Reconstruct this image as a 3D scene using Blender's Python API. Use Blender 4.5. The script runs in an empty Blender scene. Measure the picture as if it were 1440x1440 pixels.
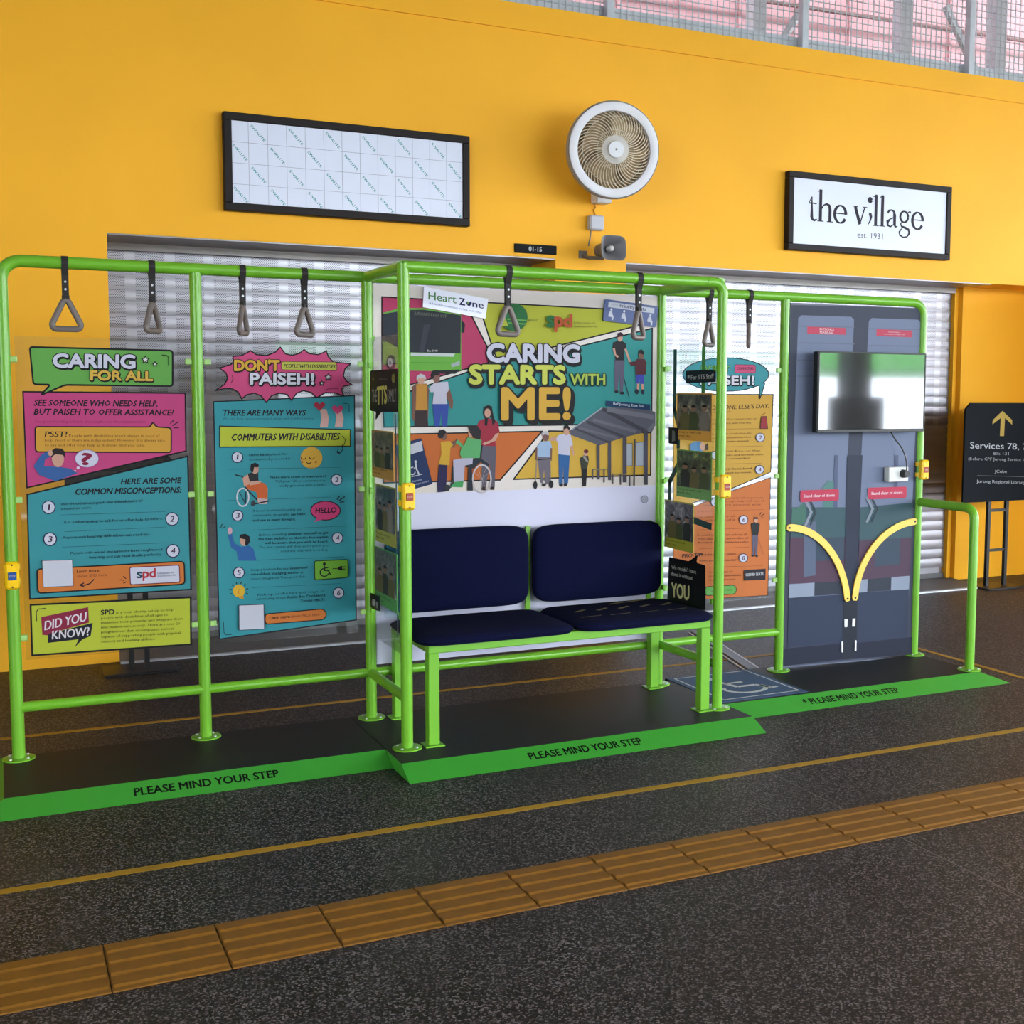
import bpy, math, random
from mathutils import Vector, Matrix
random.seed(7)
scene = bpy.context.scene
COL = scene.collection
V = Vector

# ------------------------------------------------------------------ camera
CAM = V((-0.2176, -3.2197, 1.547)); YAW, PIT, ROL = -0.457, -0.0895, 0.0048
F, PPX, PPY = 1703.6, 832.24, 703.67
def _axes():
    cy, sy, cp, sp, cr, sr = math.cos(YAW), math.sin(YAW), math.cos(PIT), math.sin(PIT), math.cos(ROL), math.sin(ROL)
    A = Matrix(((cy, sy, 0), (-sy, cy, 0), (0, 0, 1)))
    B = Matrix(((1, 0, 0), (0, cp, sp), (0, -sp, cp)))
    C = Matrix(((cr, 0, sr), (0, 1, 0), (-sr, 0, cr)))
    return C @ B @ A
AX = _axes()                                   # rows: right, forward, up
cam_d = bpy.data.cameras.new('camera'); cam = bpy.data.objects.new('camera', cam_d); COL.objects.link(cam)
r_, f_, u_ = AX[0], AX[1], AX[2]
cam.matrix_world = Matrix(((r_[0], u_[0], -f_[0], CAM[0]), (r_[1], u_[1], -f_[1], CAM[1]), (r_[2], u_[2], -f_[2], CAM[2]), (0, 0, 0, 1)))
cam_d.sensor_width = 36; cam_d.lens = F / 1440 * 36
cam_d.shift_x = -(PPX - 720) / 1440; cam_d.shift_y = (PPY - 720) / 1440
cam_d.clip_end = 300
scene.camera = cam
def at(px, py, X=None, Y=None, Z=None):
    """point of the plane X, Y or Z = const that the photograph shows at a measured spot"""
    d = AX.transposed() @ V(((px - PPX) / F, 1, -(py - PPY) / F))
    t = (X - CAM[0]) / d[0] if X is not None else (Y - CAM[1]) / d[1] if Y is not None else (Z - CAM[2]) / d[2]
    return CAM + t * d

# ------------------------------------------------------------------ world, light, exposure
world = bpy.data.worlds.new('overcast_sky'); scene.world = world; world.use_nodes = True
bg = world.node_tree.nodes['Background']
bg.inputs[0].default_value = (0.86, 0.93, 1.0, 1); bg.inputs[1].default_value = 7.0
vs = scene.view_settings
vs.view_transform = 'Standard'; vs.look = 'None'; vs.gamma = 1.0; vs.use_curve_mapping = False
vs.exposure = 1.25

# ------------------------------------------------------------------ materials
def lin(c):
    return tuple(((v / 255) / 12.92 if v / 255 <= 0.04045 else ((v / 255 + 0.055) / 1.055) ** 2.4) for v in c) + (1,)
MATS = {}
def mat(name, rgb, rough=0.55, metal=0.0, spec=0.4, var=0.0, vscale=6.0, bump=0.0, bscale=60.0, coat=0.0):
    if name in MATS: return MATS[name]
    m = bpy.data.materials.new(name); m.use_nodes = True; nt = m.node_tree; b = nt.nodes['Principled BSDF']
    b.inputs['Base Color'].default_value = lin(rgb); b.inputs['Roughness'].default_value = rough
    b.inputs['Metallic'].default_value = metal; b.inputs['Specular IOR Level'].default_value = spec
    b.inputs['Coat Weight'].default_value = coat
    if var or bump:
        tc = nt.nodes.new('ShaderNodeTexCoord')
    if var:
        n = nt.nodes.new('ShaderNodeTexNoise'); n.inputs['Scale'].default_value = vscale; n.inputs['Detail'].default_value = 5
        nt.links.new(tc.outputs['Object'], n.inputs['Vector'])
        mr = nt.nodes.new('ShaderNodeMapRange'); mr.inputs['To Min'].default_value = 1 - var; mr.inputs['To Max'].default_value = 1 + var
        mr.inputs['From Min'].default_value = 0.25; mr.inputs['From Max'].default_value = 0.75
        nt.links.new(n.outputs['Fac'], mr.inputs['Value'])
        h = nt.nodes.new('ShaderNodeHueSaturation'); h.inputs['Color'].default_value = lin(rgb)
        nt.links.new(mr.outputs['Result'], h.inputs['Value']); nt.links.new(h.outputs['Color'], b.inputs['Base Color'])
    if bump:
        n2 = nt.nodes.new('ShaderNodeTexNoise'); n2.inputs['Scale'].default_value = bscale; n2.inputs['Detail'].default_value = 4
        nt.links.new(tc.outputs['Object'], n2.inputs['Vector'])
        bp = nt.nodes.new('ShaderNodeBump'); bp.inputs['Strength'].default_value = bump; bp.inputs['Distance'].default_value = 0.004
        nt.links.new(n2.outputs['Fac'], bp.inputs['Height']); nt.links.new(bp.outputs['Normal'], b.inputs['Normal'])
    MATS[name] = m
    return m
INK = 0.79
def ink(rgb):
    return mat('ink_%d_%d_%d' % tuple(rgb), tuple(v * INK for v in rgb), rough=0.55, spec=0.18)
M_wall = mat('painted_yellow_plaster', (250, 180, 36), 0.6, spec=0.3, var=0.05, vscale=1.2, bump=0.15, bscale=25)
M_green = mat('green_powder_coat', (104, 166, 38), 0.3, spec=0.5, var=0.04, vscale=9)
M_ramp = mat('green_vinyl', (52, 140, 42), 0.5, var=0.03, vscale=12)
M_deck = mat('charcoal_vinyl_deck', (27, 28, 31), 0.55, spec=0.25, var=0.2, vscale=7)
M_black = mat('black_metal', (22, 22, 24), 0.4)
M_dark = mat('dark_bronze_frame', (34, 27, 28), 0.55, spec=0.2)
M_white = mat('white_plastic', (225, 226, 232), 0.4)
M_grey = mat('grey_plastic', (120, 112, 106), 0.5)
M_steel = mat('galvanised_steel', (196, 200, 208), 0.45, metal=0.3, var=0.1, vscale=14)
M_navy = mat('navy_moquette', (7, 11, 42), 0.9, spec=0.1, var=0.18, vscale=90, bump=0.25, bscale=500)
M_strap = mat('black_webbing', (34, 30, 30), 0.7)
M_grip = mat('grey_grip_plastic', (104, 94, 90), 0.42)
M_soffit = mat('grey_soffit_sheet', (138, 131, 130), 0.38, metal=0.7, var=0.08, vscale=5)
M_yel = mat('yellow_button_case', (240, 190, 10), 0.35)
M_tape = mat('yellow_floor_line', (156, 118, 20), 0.6, var=0.16, vscale=9)
M_tact = mat('ochre_tactile_tile', (122, 80, 20), 0.5, var=0.14, vscale=16, bump=0.12, bscale=120)
M_conc = mat('smooth_grey_concrete', (104, 104, 106), 0.6, var=0.1, vscale=4)
M_road = mat('pale_concrete_road', (150, 150, 146), 0.8, var=0.08, vscale=0.6)
M_ceil = mat('painted_soffit_ceiling', (150, 150, 150), 0.8, var=0.06, vscale=1)
M_pink = mat('pink_ribbed_sheet', (206, 158, 162), 0.6, var=0.05, vscale=2)

def granite():
    m = bpy.data.materials.new('speckled_granite'); m.use_nodes = True; nt = m.node_tree; b = nt.nodes['Principled BSDF']
    N, L = nt.nodes.new, nt.links.new
    tc = N('ShaderNodeTexCoord')
    n1 = N('ShaderNodeTexVoronoi'); n1.inputs['Scale'].default_value = 190; n1.inputs['Randomness'].default_value = 1.0
    L(tc.outputs['Object'], n1.inputs['Vector'])
    r1 = N('ShaderNodeValToRGB'); cr = r1.color_ramp; cr.interpolation = 'LINEAR'
    cr.elements[0].position = 0.30; cr.elements[0].color = lin((7, 6, 7))
    cr.elements[1].position = 0.95; cr.elements[1].color = lin((120, 113, 115))
    e = cr.elements.new(0.52); e.color = lin((28, 25, 26))
    e = cr.elements.new(0.75); e.color = lin((68, 62, 64))
    sx = N('ShaderNodeSeparateColor'); L(n1.outputs['Color'], sx.inputs[0]); L(sx.outputs[0], r1.inputs['Fac'])
    n2 = N('ShaderNodeTexNoise'); n2.inputs['Scale'].default_value = 2.2; n2.inputs['Detail'].default_value = 4
    L(tc.outputs['Object'], n2.inputs['Vector'])
    r2 = N('ShaderNodeValToRGB'); r2.color_ramp.elements[0].position = 0.35; r2.color_ramp.elements[0].color = (0.8, 0.76, 0.76, 1)
    r2.color_ramp.elements[1].position = 0.65; r2.color_ramp.elements[1].color = (1.0, 1.02, 1.0, 1)
    L(n2.outputs['Fac'], r2.inputs['Fac'])
    mx = N('ShaderNodeMix'); mx.data_type = 'RGBA'; mx.blend_type = 'MULTIPLY'; mx.inputs['Factor'].default_value = 1
    L(r1.outputs['Color'], mx.inputs['A']); L(r2.outputs['Color'], mx.inputs['B']); L(mx.outputs['Result'], b.inputs['Base Color'])
    b.inputs['Roughness'].default_value = 0.5; b.inputs['Specular IOR Level'].default_value = 0.25
    return m
M_floor = granite()

def shutter_mat(name, dots):
    m = bpy.data.materials.new(name); m.use_nodes = True; nt = m.node_tree; b = nt.nodes['Principled BSDF']
    N, L = nt.nodes.new, nt.links.new
    b.inputs['Metallic'].default_value = 0.85; b.inputs['Roughness'].default_value = 0.36
    base = lin((168, 166, 174)); b.inputs['Base Color'].default_value = base
    if dots:
        tc = N('ShaderNodeTexCoord'); sp = N('ShaderNodeSeparateXYZ'); L(tc.outputs['Object'], sp.inputs['Vector'])
        def math_(op, a, c=None, d=None):
            n = N('ShaderNodeMath'); n.operation = op
            for i, q in enumerate((a, c, d)):
                if q is None: continue
                if isinstance(q, (int, float)): n.inputs[i].default_value = q
                else: L(q, n.inputs[i])
            return n.outputs[0]
        s = 0.0125
        u = math_('DIVIDE', sp.outputs['X'], s); v = math_('DIVIDE', sp.outputs['Z'], s * 0.62)
        row = math_('FLOOR', v)
        sh = math_('MULTIPLY', math_('MODULO', math_('ABSOLUTE', row), 2.0), 0.5)
        fu = math_('SUBTRACT', math_('FRACT', math_('ADD', u, sh)), 0.5); fv = math_('SUBTRACT', math_('FRACT', v), 0.5)
        d2 = math_('ADD', math_('POWER', math_('ABSOLUTE', fu), 2.0), math_('POWER', math_('MULTIPLY', math_('ABSOLUTE', fv), 0.8), 2.0))
        dot = math_('LESS_THAN', d2, 0.075)
        blk = math_('LESS_THAN', math_('FRACT', math_('DIVIDE', math_('ADD', sp.outputs['X'], 0.05), 0.225)), 0.74)
        band = math_('LESS_THAN', math_('ABSOLUTE', sp.outputs['Z']), 0.029)
        k = math_('MULTIPLY', math_('MULTIPLY', dot, blk), band)
        mx = N('ShaderNodeMix'); mx.data_type = 'RGBA'; mx.inputs['A'].default_value = base; mx.inputs['B'].default_value = lin((40, 42, 52))
        L(k, mx.inputs['Factor']); L(mx.outputs['Result'], b.inputs['Base Color'])
        L(math_('SUBTRACT', 0.85, math_('MULTIPLY', k, 0.8)), b.inputs['Metallic'])
    return m
M_shut = shutter_mat('plain_shutter_metal', False); M_perf = shutter_mat('perforated_shutter_metal', True)

def acrylic():
    m = bpy.data.materials.new('clear_acrylic'); m.use_nodes = True; nt = m.node_tree
    nt.nodes.remove(nt.nodes['Principled BSDF']); out = nt.nodes['Material Output']
    t = nt.nodes.new('ShaderNodeBsdfTransparent'); t.inputs[0].default_value = (0.95, 0.97, 0.97, 1)
    g = nt.nodes.new('ShaderNodeBsdfGlossy'); g.inputs['Roughness'].default_value = 0.03
    lw = nt.nodes.new('ShaderNodeLayerWeight'); lw.inputs['Blend'].default_value = 0.5
    def mt(op, x, y):
        n = nt.nodes.new('ShaderNodeMath'); n.operation = op
        for k, q in enumerate((x, y)):
            if isinstance(q, float): n.inputs[k].default_value = q
            elif q is not None: nt.links.new(q, n.inputs[k])
        return n.outputs[0]
    fr = mt('ADD', mt('MULTIPLY', mt('POWER', lw.outputs['Facing'], 5.0), 0.96), 0.04)   # Schlick reflectance of acrylic
    mx = nt.nodes.new('ShaderNodeMixShader')
    nt.links.new(fr, mx.inputs[0]); nt.links.new(t.outputs[0], mx.inputs[1]); nt.links.new(g.outputs[0], mx.inputs[2])
    nt.links.new(mx.outputs[0], out.inputs['Surface'])
    return m
M_acr = acrylic()

def photo_mat(name, dark, mid, light, sc):
    """a printed photograph: blotches of people and foliage"""
    m = bpy.data.materials.new(name); m.use_nodes = True; nt = m.node_tree; b = nt.nodes['Principled BSDF']
    tc = nt.nodes.new('ShaderNodeTexCoord'); n = nt.nodes.new('ShaderNodeTexNoise')
    n.inputs['Scale'].default_value = sc; n.inputs['Detail'].default_value = 6; n.inputs['Roughness'].default_value = 0.7; n.inputs['Distortion'].default_value = 0.6
    nt.links.new(tc.outputs['Object'], n.inputs['Vector'])
    r = nt.nodes.new('ShaderNodeValToRGB'); r.color_ramp.elements[0].position = 0.42; r.color_ramp.elements[0].color = lin(dark)
    r.color_ramp.elements[1].position = 0.72; r.color_ramp.elements[1].color = lin(light)
    e = r.color_ramp.elements.new(0.56); e.color = lin(mid)
    nt.links.new(n.outputs['Fac'], r.inputs['Fac']); nt.links.new(r.outputs['Color'], b.inputs['Base Color'])
    b.inputs['Roughness'].default_value = 0.35
    return m

# ------------------------------------------------------------------ mesh helpers
WL = {}                                        # world location of every object used as a parent
def tag(o, label=None, cat=None, group=None, kind=None):
    if label: o['label'] = label
    if cat: o['category'] = cat
    if group: o['group'] = group
    if kind: o['kind'] = kind
    return o
def empty(name, loc, label=None, cat=None, group=None):
    o = bpy.data.objects.new(name, None); COL.objects.link(o); o.location = loc; o.empty_display_size = 0.1
    WL[o] = V(loc)
    return tag(o, label, cat, group)
class MB:
    def __init__(s): s.v, s.f, s.m, s.mats = [], [], [], []
    def mi(s, m):
        if m not in s.mats: s.mats.append(m)
        return s.mats.index(m)
    def add(s, vs, fs, m):
        o = len(s.v); s.v += [V(p) for p in vs]; k = s.mi(m)
        for f in fs: s.f.append([o + i for i in f]); s.m.append(k)
        return s
    def box(s, x0, x1, y0, y1, z0, z1, m, bev=0.0):
        if bev <= 0:
            vs = [(x, y, z) for z in (z0, z1) for y in (y0, y1) for x in (x0, x1)]
            return s.add(vs, [(0, 2, 3, 1), (4, 5, 7, 6), (0, 1, 5, 4), (2, 6, 7, 3), (0, 4, 6, 2), (1, 3, 7, 5)], m)
        b = bev
        X, Y, Z = (x0, x1), (y0, y1), (z0, z1)
        vs = []; idx = {}
        for i in (0, 1):
            for j in (0, 1):
                for k in (0, 1):
                    sx, sy, sz = (1, -1)[i], (1, -1)[j], (1, -1)[k]
                    for a in range(3):
                        p = [X[i] + sx * b, Y[j] + sy * b, Z[k] + sz * b]
                        p[a] = (X[i], Y[j], Z[k])[a]
                        idx[i, j, k, a] = len(vs); vs.append(p)
        fs = []
        for a in range(3):
            o1, o2 = [q for q in range(3) if q != a]
            for e in (0, 1):
                quad = []
                for (p, q) in ((0, 0), (1, 0), (1, 1), (0, 1)):
                    t = [0, 0, 0]; t[a] = e; t[o1] = p; t[o2] = q; quad.append(idx[t[0], t[1], t[2], a])
                fs.append(quad)
        for a in range(3):
            o1, o2 = [q for q in range(3) if q != a]
            for p in (0, 1):
                for q in (0, 1):
                    t0 = [0, 0, 0]; t0[o1] = p; t0[o2] = q; t1 = list(t0); t1[a] = 1
                    fs.append([idx[(*t0, o1)], idx[(*t1, o1)], idx[(*t1, o2)], idx[(*t0, o2)]])
        for i in (0, 1):
            for j in (0, 1):
                for k in (0, 1): fs.append([idx[i, j, k, a] for a in range(3)])
        return s.add(vs, fs, m)
    def tube(s, path, r, m, n=14, closed=False, caps=True, sq=None):
        path = [V(p) for p in path]; N = len(path); rings = []
        up = None
        for i, p in enumerate(path):
            a = path[(i - 1) % N] if (closed or i > 0) else p; c = path[(i + 1) % N] if (closed or i < N - 1) else p
            t = (c - a).normalized()
            if up is None:
                up = V((0, 0, 1)) if abs(t.z) < 0.9 else V((0, 1, 0))
            up = (up - t * up.dot(t)).normalized(); sd = t.cross(up)
            rr = r[i] if isinstance(r, (list, tuple)) else r
            ring = []
            for k in range(n):
                w = 2 * math.pi * k / n
                cx, sx = math.cos(w), math.sin(w)
                if sq: q = sd * (cx * sq[0]) + up * (sx * sq[1])
                else: q = sd * (cx * rr) + up * (sx * rr)
                ring.append(p + q)
            rings.append(ring)
        vs = [q for ring in rings for q in ring]; fs = []
        for i in range(N if closed else N - 1):
            j = (i + 1) % N
            for k in range(n):
                l = (k + 1) % n; fs.append((i * n + k, i * n + l, j * n + l, j * n + k))
        if caps and not closed:
            fs.append(tuple(range(n))[::-1]); fs.append(tuple((N - 1) * n + k for k in range(n)))
        return s.add(vs, fs, m)
    def disc(s, c, ax, r, h, m, n=24, r2=None):
        c = V(c); ax = V(ax).normalized()
        return s.tube([c, c + ax * h], [r, r if r2 is None else r2], m, n)
    def lathe(s, c, ax, prof, m, n=40, close=False):
        """prof: list of (radius, height along ax)"""
        c = V(c); ax = V(ax).normalized(); u = ax.orthogonal().normalized(); w = ax.cross(u)
        vs, fs = [], []
        for (r, h) in prof:
            for k in range(n):
                a = 2 * math.pi * k / n; vs.append(c + ax * h + (u * math.cos(a) + w * math.sin(a)) * r)
        P = len(prof)
        for i in range(P if close else P - 1):
            j = (i + 1) % P
            for k in range(n):
                l = (k + 1) % n; fs.append((i * n + k, i * n + l, j * n + l, j * n + k))
        return s.add(vs, fs, m)
    def prism(s, poly, d, m):
        """poly: 3D points in a plane, extruded by vector d"""
        n = len(poly); d = V(d); poly = [V(p) for p in poly]
        return s.add(poly + [p + d for p in poly], [tuple(range(n)), tuple(range(n, 2 * n))[::-1]] + [(i, i + n, (i + 1) % n + n, (i + 1) % n) for i in range(n)], m)
    def build(s, name, parent=None, smooth=False, label=None, loc=None, kind=None):
        off = WL.get(parent, V((0, 0, 0))) if loc is None else V(loc)
        me = bpy.data.meshes.new(name); me.from_pydata([tuple(p - off) for p in s.v], [], s.f)
        for m in s.mats: me.materials.append(m)
        me.polygons.foreach_set('material_index', s.m)
        if smooth:
            me.polygons.foreach_set('use_smooth', [True] * len(me.polygons))
            try: me.set_sharp_from_angle(angle=math.radians(smooth if smooth is not True else 40))
            except Exception: pass
        me.update()
        import bmesh
        bm = bmesh.new(); bm.from_mesh(me); bmesh.ops.recalc_face_normals(bm, faces=bm.faces); bm.to_mesh(me); bm.free()
        o = bpy.data.objects.new(name, me); COL.objects.link(o)
        if parent is not None:
            o.parent = parent
            if loc is not None: o.location = V(loc) - WL.get(parent, V((0, 0, 0)))
        elif loc is not None: o.location = loc
        WL[o] = off if (parent is not None or loc is not None) else V((0, 0, 0))
        return tag(o, label, kind=kind)
def arc_corner(a, b, c, r, n=6):
    """points of a rounded corner at b between a and c"""
    a, b, c = V(a), V(b), V(c); u = (a - b).normalized(); w = (c - b).normalized()
    ang = u.angle(w); t = r / math.tan(ang / 2); p0, p1 = b + u * t, b + w * t
    ctr = b + (u + w).normalized() * (r / math.sin(ang / 2))
    d0, d1 = p0 - ctr, p1 - ctr; R0 = d0.length; th = d0.angle(d1); e0 = d0.normalized(); e1 = (d1 - e0 * d1.dot(e0)).normalized()
    return [ctr + (e0 * math.cos(th * i / n) + e1 * math.sin(th * i / n)) * R0 for i in range(n + 1)]
def bez(p0, p1, p2, n=8):
    p0, p1, p2 = V(p0), V(p1), V(p2)
    return [p0 * (1 - t) ** 2 + p1 * 2 * t * (1 - t) + p2 * t * t for t in [i / n for i in range(n + 1)]]
def copy_tree(o, parent=None):
    c = o.copy(); COL.objects.link(c)
    if parent is not None: c.parent = parent
    for ch in list(o.children): copy_tree(ch, c)
    return c

# ------------------------------------------------------------------ flat print on a real panel
_cu = bpy.data.curves.new('lettering_source', 'FONT'); _cu.size = 1; _cu.resolution_u = 2
_ob = bpy.data.objects.new('lettering_source', _cu)
def glyphs(s, w=0.0, res=2):
    _cu.body = s; _cu.offset = w; _cu.resolution_u = res
    me = bpy.data.meshes.new_from_object(_ob)
    vs = [(v.co.x, v.co.y) for v in me.vertices]; fs = [tuple(p.vertices) for p in me.polygons]
    bpy.data.meshes.remove(me)
    return vs, fs
def text_mesh(mb, s, A, B, C, m, w=0.0, shear=0.0, n=None, lift=0.0, d=(0, 0)):
    """letters with baseline A-B and cap height A-C (world points); d shifts in cap heights"""
    vs0, _ = glyphs(s, 0.0, 1)
    if not vs0: return
    x0 = min(v[0] for v in vs0); x1 = max(v[0] for v in vs0)
    vs, fs = glyphs(s, 0.0, 1 if len(s) > 24 else 3)
    A, B, C = V(A), V(B), V(C); e1 = (B - A) / (x1 - x0); e2 = (C - A) / 0.69
    nrm = n if n is not None else e1.cross(e2).normalized(); H = (C - A).length; eb = (B - A).normalized(); ec = (C - A).normalized()
    # heavier weights are overprinted all round by w (in font sizes)
    k = 1 if w <= 0 else 2 if w < 0.022 else 8
    offs = [(0, 0)] if k == 1 else [(-w, 0), (w, 0)] if k == 2 else [(w * math.cos(t * math.pi / 4), w * math.sin(t * math.pi / 4)) for t in range(8)]
    for q, (ox, oy) in enumerate(offs):
        mb.add([A + e1 * (v[0] - x0) + e2 * v[1] + eb * (shear * v[1] * H / 0.69) + ec * (d[1] * H) + eb * (d[0] * H) + (eb * ox + ec * oy) * (H / 0.69) + nrm * (lift + q * 4e-5) for v in vs], fs, m)
class Art:
    """drawing on the plane X/Y/Z = const; points are measured in photo crops (ox, oy, scale)"""
    def __init__(s, n, crop=(0, 0, 1), base=0.0, **plane):
        s.n = V(n); s.plane = plane; s.crop = crop; s.l = base; s.mb = MB(); s.tx = []
    def p(s, q):
        ox, oy, k = s.crop
        return at(ox + q[0] / k, oy + q[1] / k, **s.plane)
    def w(s, q, l=None): return s.p(q) + s.n * (s.l if l is None else l)
    def step(s, k=1): s.l += 0.00012 if k == 1 else 0.0004
    def poly(s, pts, c, out=0, oc=(22, 18, 24)):
        m = ink(c) if isinstance(c, tuple) else c
        s.step(); P = [s.w(q) for q in pts]; s.mb.add(P, [tuple(range(len(P)))], m)
        if out: s.line(list(pts) + [pts[0]], out, oc)
        return s
    def line(s, pts, wd, c, join=True):
        m = ink(c) if isinstance(c, tuple) else c
        s.step()
        for a, b in zip(pts[:-1], pts[1:]):
            dx, dy = b[0] - a[0], b[1] - a[1]; L = math.hypot(dx, dy)
            if L < 1e-6: continue
            h = wd / 2; ex, ey = dx / L * h * 0.8, dy / L * h * 0.8; nx, ny = -dy / L * h, dx / L * h
            if not join: ex = ey = 0
            s.mb.add([s.w((a[0] - ex + nx, a[1] - ey + ny)), s.w((b[0] + ex + nx, b[1] + ey + ny)), s.w((b[0] + ex - nx, b[1] + ey - ny)), s.w((a[0] - ex - nx, a[1] - ey - ny))], [(0, 1, 2, 3)], m)
            s.l += 0.000004
        return s
    def ell(s, cx, cy, rx, ry, c, out=0, oc=(22, 18, 24), n=20, a0=0, a1=360):
        pts = [(cx + rx * math.cos(math.radians(a0 + (a1 - a0) * i / n)), cy + ry * math.sin(math.radians(a0 + (a1 - a0) * i / n))) for i in range(n if a1 - a0 == 360 else n + 1)]
        return s.poly(pts, c, out, oc)
    def arc(s, cx, cy, rx, ry, wd, c, a0=0, a1=360, n=20):
        return s.line([(cx + rx * math.cos(math.radians(a0 + (a1 - a0) * i / n)), cy + ry * math.sin(math.radians(a0 + (a1 - a0) * i / n))) for i in range(n + 1)], wd, c)
    def rr(s, pts, r, c, out=0, oc=(22, 18, 24)):
        o = []
        N = len(pts)
        for i in range(N):
            a, b, d = pts[i - 1], pts[i], pts[(i + 1) % N]
            for (q0, k) in ((a, 0), (d, 1)):
                pass
            u = (a[0] - b[0], a[1] - b[1]); w = (d[0] - b[0], d[1] - b[1]); lu, lw = math.hypot(*u), math.hypot(*w)
            ru, rw = min(r, lu * 0.45) / lu, min(r, lw * 0.45) / lw
            p0 = (b[0] + u[0] * ru, b[1] + u[1] * ru); p1 = (b[0] + w[0] * rw, b[1] + w[1] * rw)
            for k in range(5):
                t = k / 4; o.append((p0[0] * (1 - t) ** 2 + b[0] * 2 * t * (1 - t) + p1[0] * t * t, p0[1] * (1 - t) ** 2 + b[1] * 2 * t * (1 - t) + p1[1] * t * t))
        return s.poly(o, c, out, oc)
    def text(s, t, x0, y0, x1, y1, h, c, w=0.0, shear=0.0, out=0.0, oc=(20, 16, 22), shadow=None):
        A, B, C = s.p((x0, y0)), s.p((x1, y1)), s.p((x0, y0 - h)); tx = MB()
        if shadow:
            for k in range(1, 4):
                s.step(2); text_mesh(tx, t, A, B, C, ink(oc), w + out, shear, s.n, s.l, (shadow[0] * k / 3, -shadow[1] * k / 3))
        if out:
            s.step(2); text_mesh(tx, t, A, B, C, ink(oc), w + out, shear, s.n, s.l)
        s.step(2 if out else 1); text_mesh(tx, t, A, B, C, ink(c), w, shear, s.n, s.l); s.step(2 if w >= 0.028 else 1); s.tx.append(tx)
        return s
    def star(s, cx, cy, r, c, out=2):
        return s.poly([(cx + (r if i % 2 == 0 else r * 0.45) * math.sin(math.pi * i / 5), cy - (r if i % 2 == 0 else r * 0.45) * math.cos(math.pi * i / 5)) for i in range(10)], c, out)
    def num(s, d, x, y, r):
        s.ell(x, y, r, r, (222, 222, 240), r * 0.16, (40, 40, 84)); hw = r * (0.12 if d == '1' else 0.3); s.text(d, x - hw, y + r * 0.45, x + hw, y + r * 0.42, r * 0.9, (70, 24, 64), 0.02, 0.12)
        return s
    def build(s, name, parent, label=None, lname='lettering'):
        o = None
        if s.mb.f: o = s.mb.build(name, parent, label=label)
        for t in s.tx: t.build(lname, o if o is not None else parent)
        s.mb, s.tx = MB(), []
        return o

# ================================================================== THE SETTING
YW, YS, YK, YF = 4.067, 4.517, 2.119, 1.589
mb = MB(); mb.box(-9, 16, -8.5, 9, -0.3, 0, M_floor)
floor = mb.build('floor', kind='structure'); 
tag(floor, 'dark speckled granite concourse floor', 'floor')
# joints and painted lines lie in the floor
def fpart(name, x0, x1, y0, y1, h, m): return MB().box(x0, x1, y0, y1, 0.0002, h, m).build(name, floor)
fpart('painted_line', -6, 12, 0.806, 0.846, 0.0015, M_tape)
fpart('painted_line', -6, 4.79, 2.632, 2.668, 0.0015, M_tape)
fpart('painted_line', 4.755, 4.79, 0.846, 2.632, 0.0015, M_tape)
for x in (-1.0, 2.57, 6.1): [fpart('joint_strip', x, x + 0.003, y_, y2_, 0.0008, mat('dull_joint_strip', (120, 116, 112), 0.5, metal=0.3)) for y_, y2_ in ((-6, -0.001), (0.302, 0.80))]
for x in (2.57,): fpart('joint_strip', x, x + 0.003, 0.85, 1.25, 0.0008, MATS['dull_joint_strip'])
fpart('threshold_strip', 0.37, 3.093, 4.02, 4.5, 0.012, M_conc); fpart('threshold_strip', 3.611, 6.9, 4.02, 4.5, 0.012, M_conc)
fpart('threshold_trim', 0.37, 3.093, 3.985, 4.019, 0.010, M_steel); fpart('threshold_trim', 3.611, 6.9, 3.985, 4.019, 0.010, M_steel)
# tactile guiding tiles, four ridges each
TW = 0.297
def tact_tile():
    t = MB().box(0, TW, 0, TW, 0.0003, 0.005, M_tact, 0.0015)
    rb = MB(); y0 = 0.020
    for k in range(4):
        y = y0 + k * 0.071
        pr = [(y, 0.005), (y + 0.008, 0.0098), (y + 0.030, 0.0098), (y + 0.038, 0.005)]
        rb.add([(0.004, a, b) for a, b in pr] + [(TW - 0.004, a, b) for a, b in pr], [(0, 1, 2, 3), (7, 6, 5, 4), (0, 4, 5, 1), (1, 5, 6, 2), (2, 6, 7, 3)], M_tact)
        yield_r.append(rb); rb = MB()
    return t
yield_r = []
_t = tact_tile()
tile0 = _t.build('tactile_tile', floor); ridges = [r.build('ridge', tile0) for r in yield_r]
for i in range(-12, 22):
    if i == -12: tl = tile0
    else: tl = copy_tree(tile0, floor)
    tl.location = (i * 0.3 + 0.0015, 0.0015, 0)

# main wall with the two shop openings, groove and parapet
mb = MB()
ZB = 2.41
mb.box(-9, 0.37, YW, 4.95, 0, ZB, M_wall)
mb.box(3.093, 3.611, YW, 4.95, 0, ZB, M_wall)
mb.box(-9, 16, YW, 4.95, ZB, 3.812, M_wall)
mb.box(-9, 16, YW + 0.012, 4.95, 3.812, 3.824, M_wall)
mb.box(-9, 16, YW, 4.95, 3.824, 3.985, M_wall)
wall_front = mb.build('wall_front', kind='structure'); tag(wall_front, 'yellow painted shopfront wall above and between the shutters', 'wall')
mb = MB(); mb.box(6.905, 16, 4.417, 4.95, 0, ZB - 0.0, M_wall); tag(mb.build('wall_right', kind='structure'), 'recessed yellow wall beside the right shutter', 'wall')
mb = MB(); mb.box(7.75, 8.25, 3.35, 4.416, 0, ZB - 0.001, M_wall); tag(mb.build('wall_shade_pier', kind='structure'), 'unseen yellow pier added to shade the recessed wall', 'wall')  # invented pier outside the view, keeps side light off the recess
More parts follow.
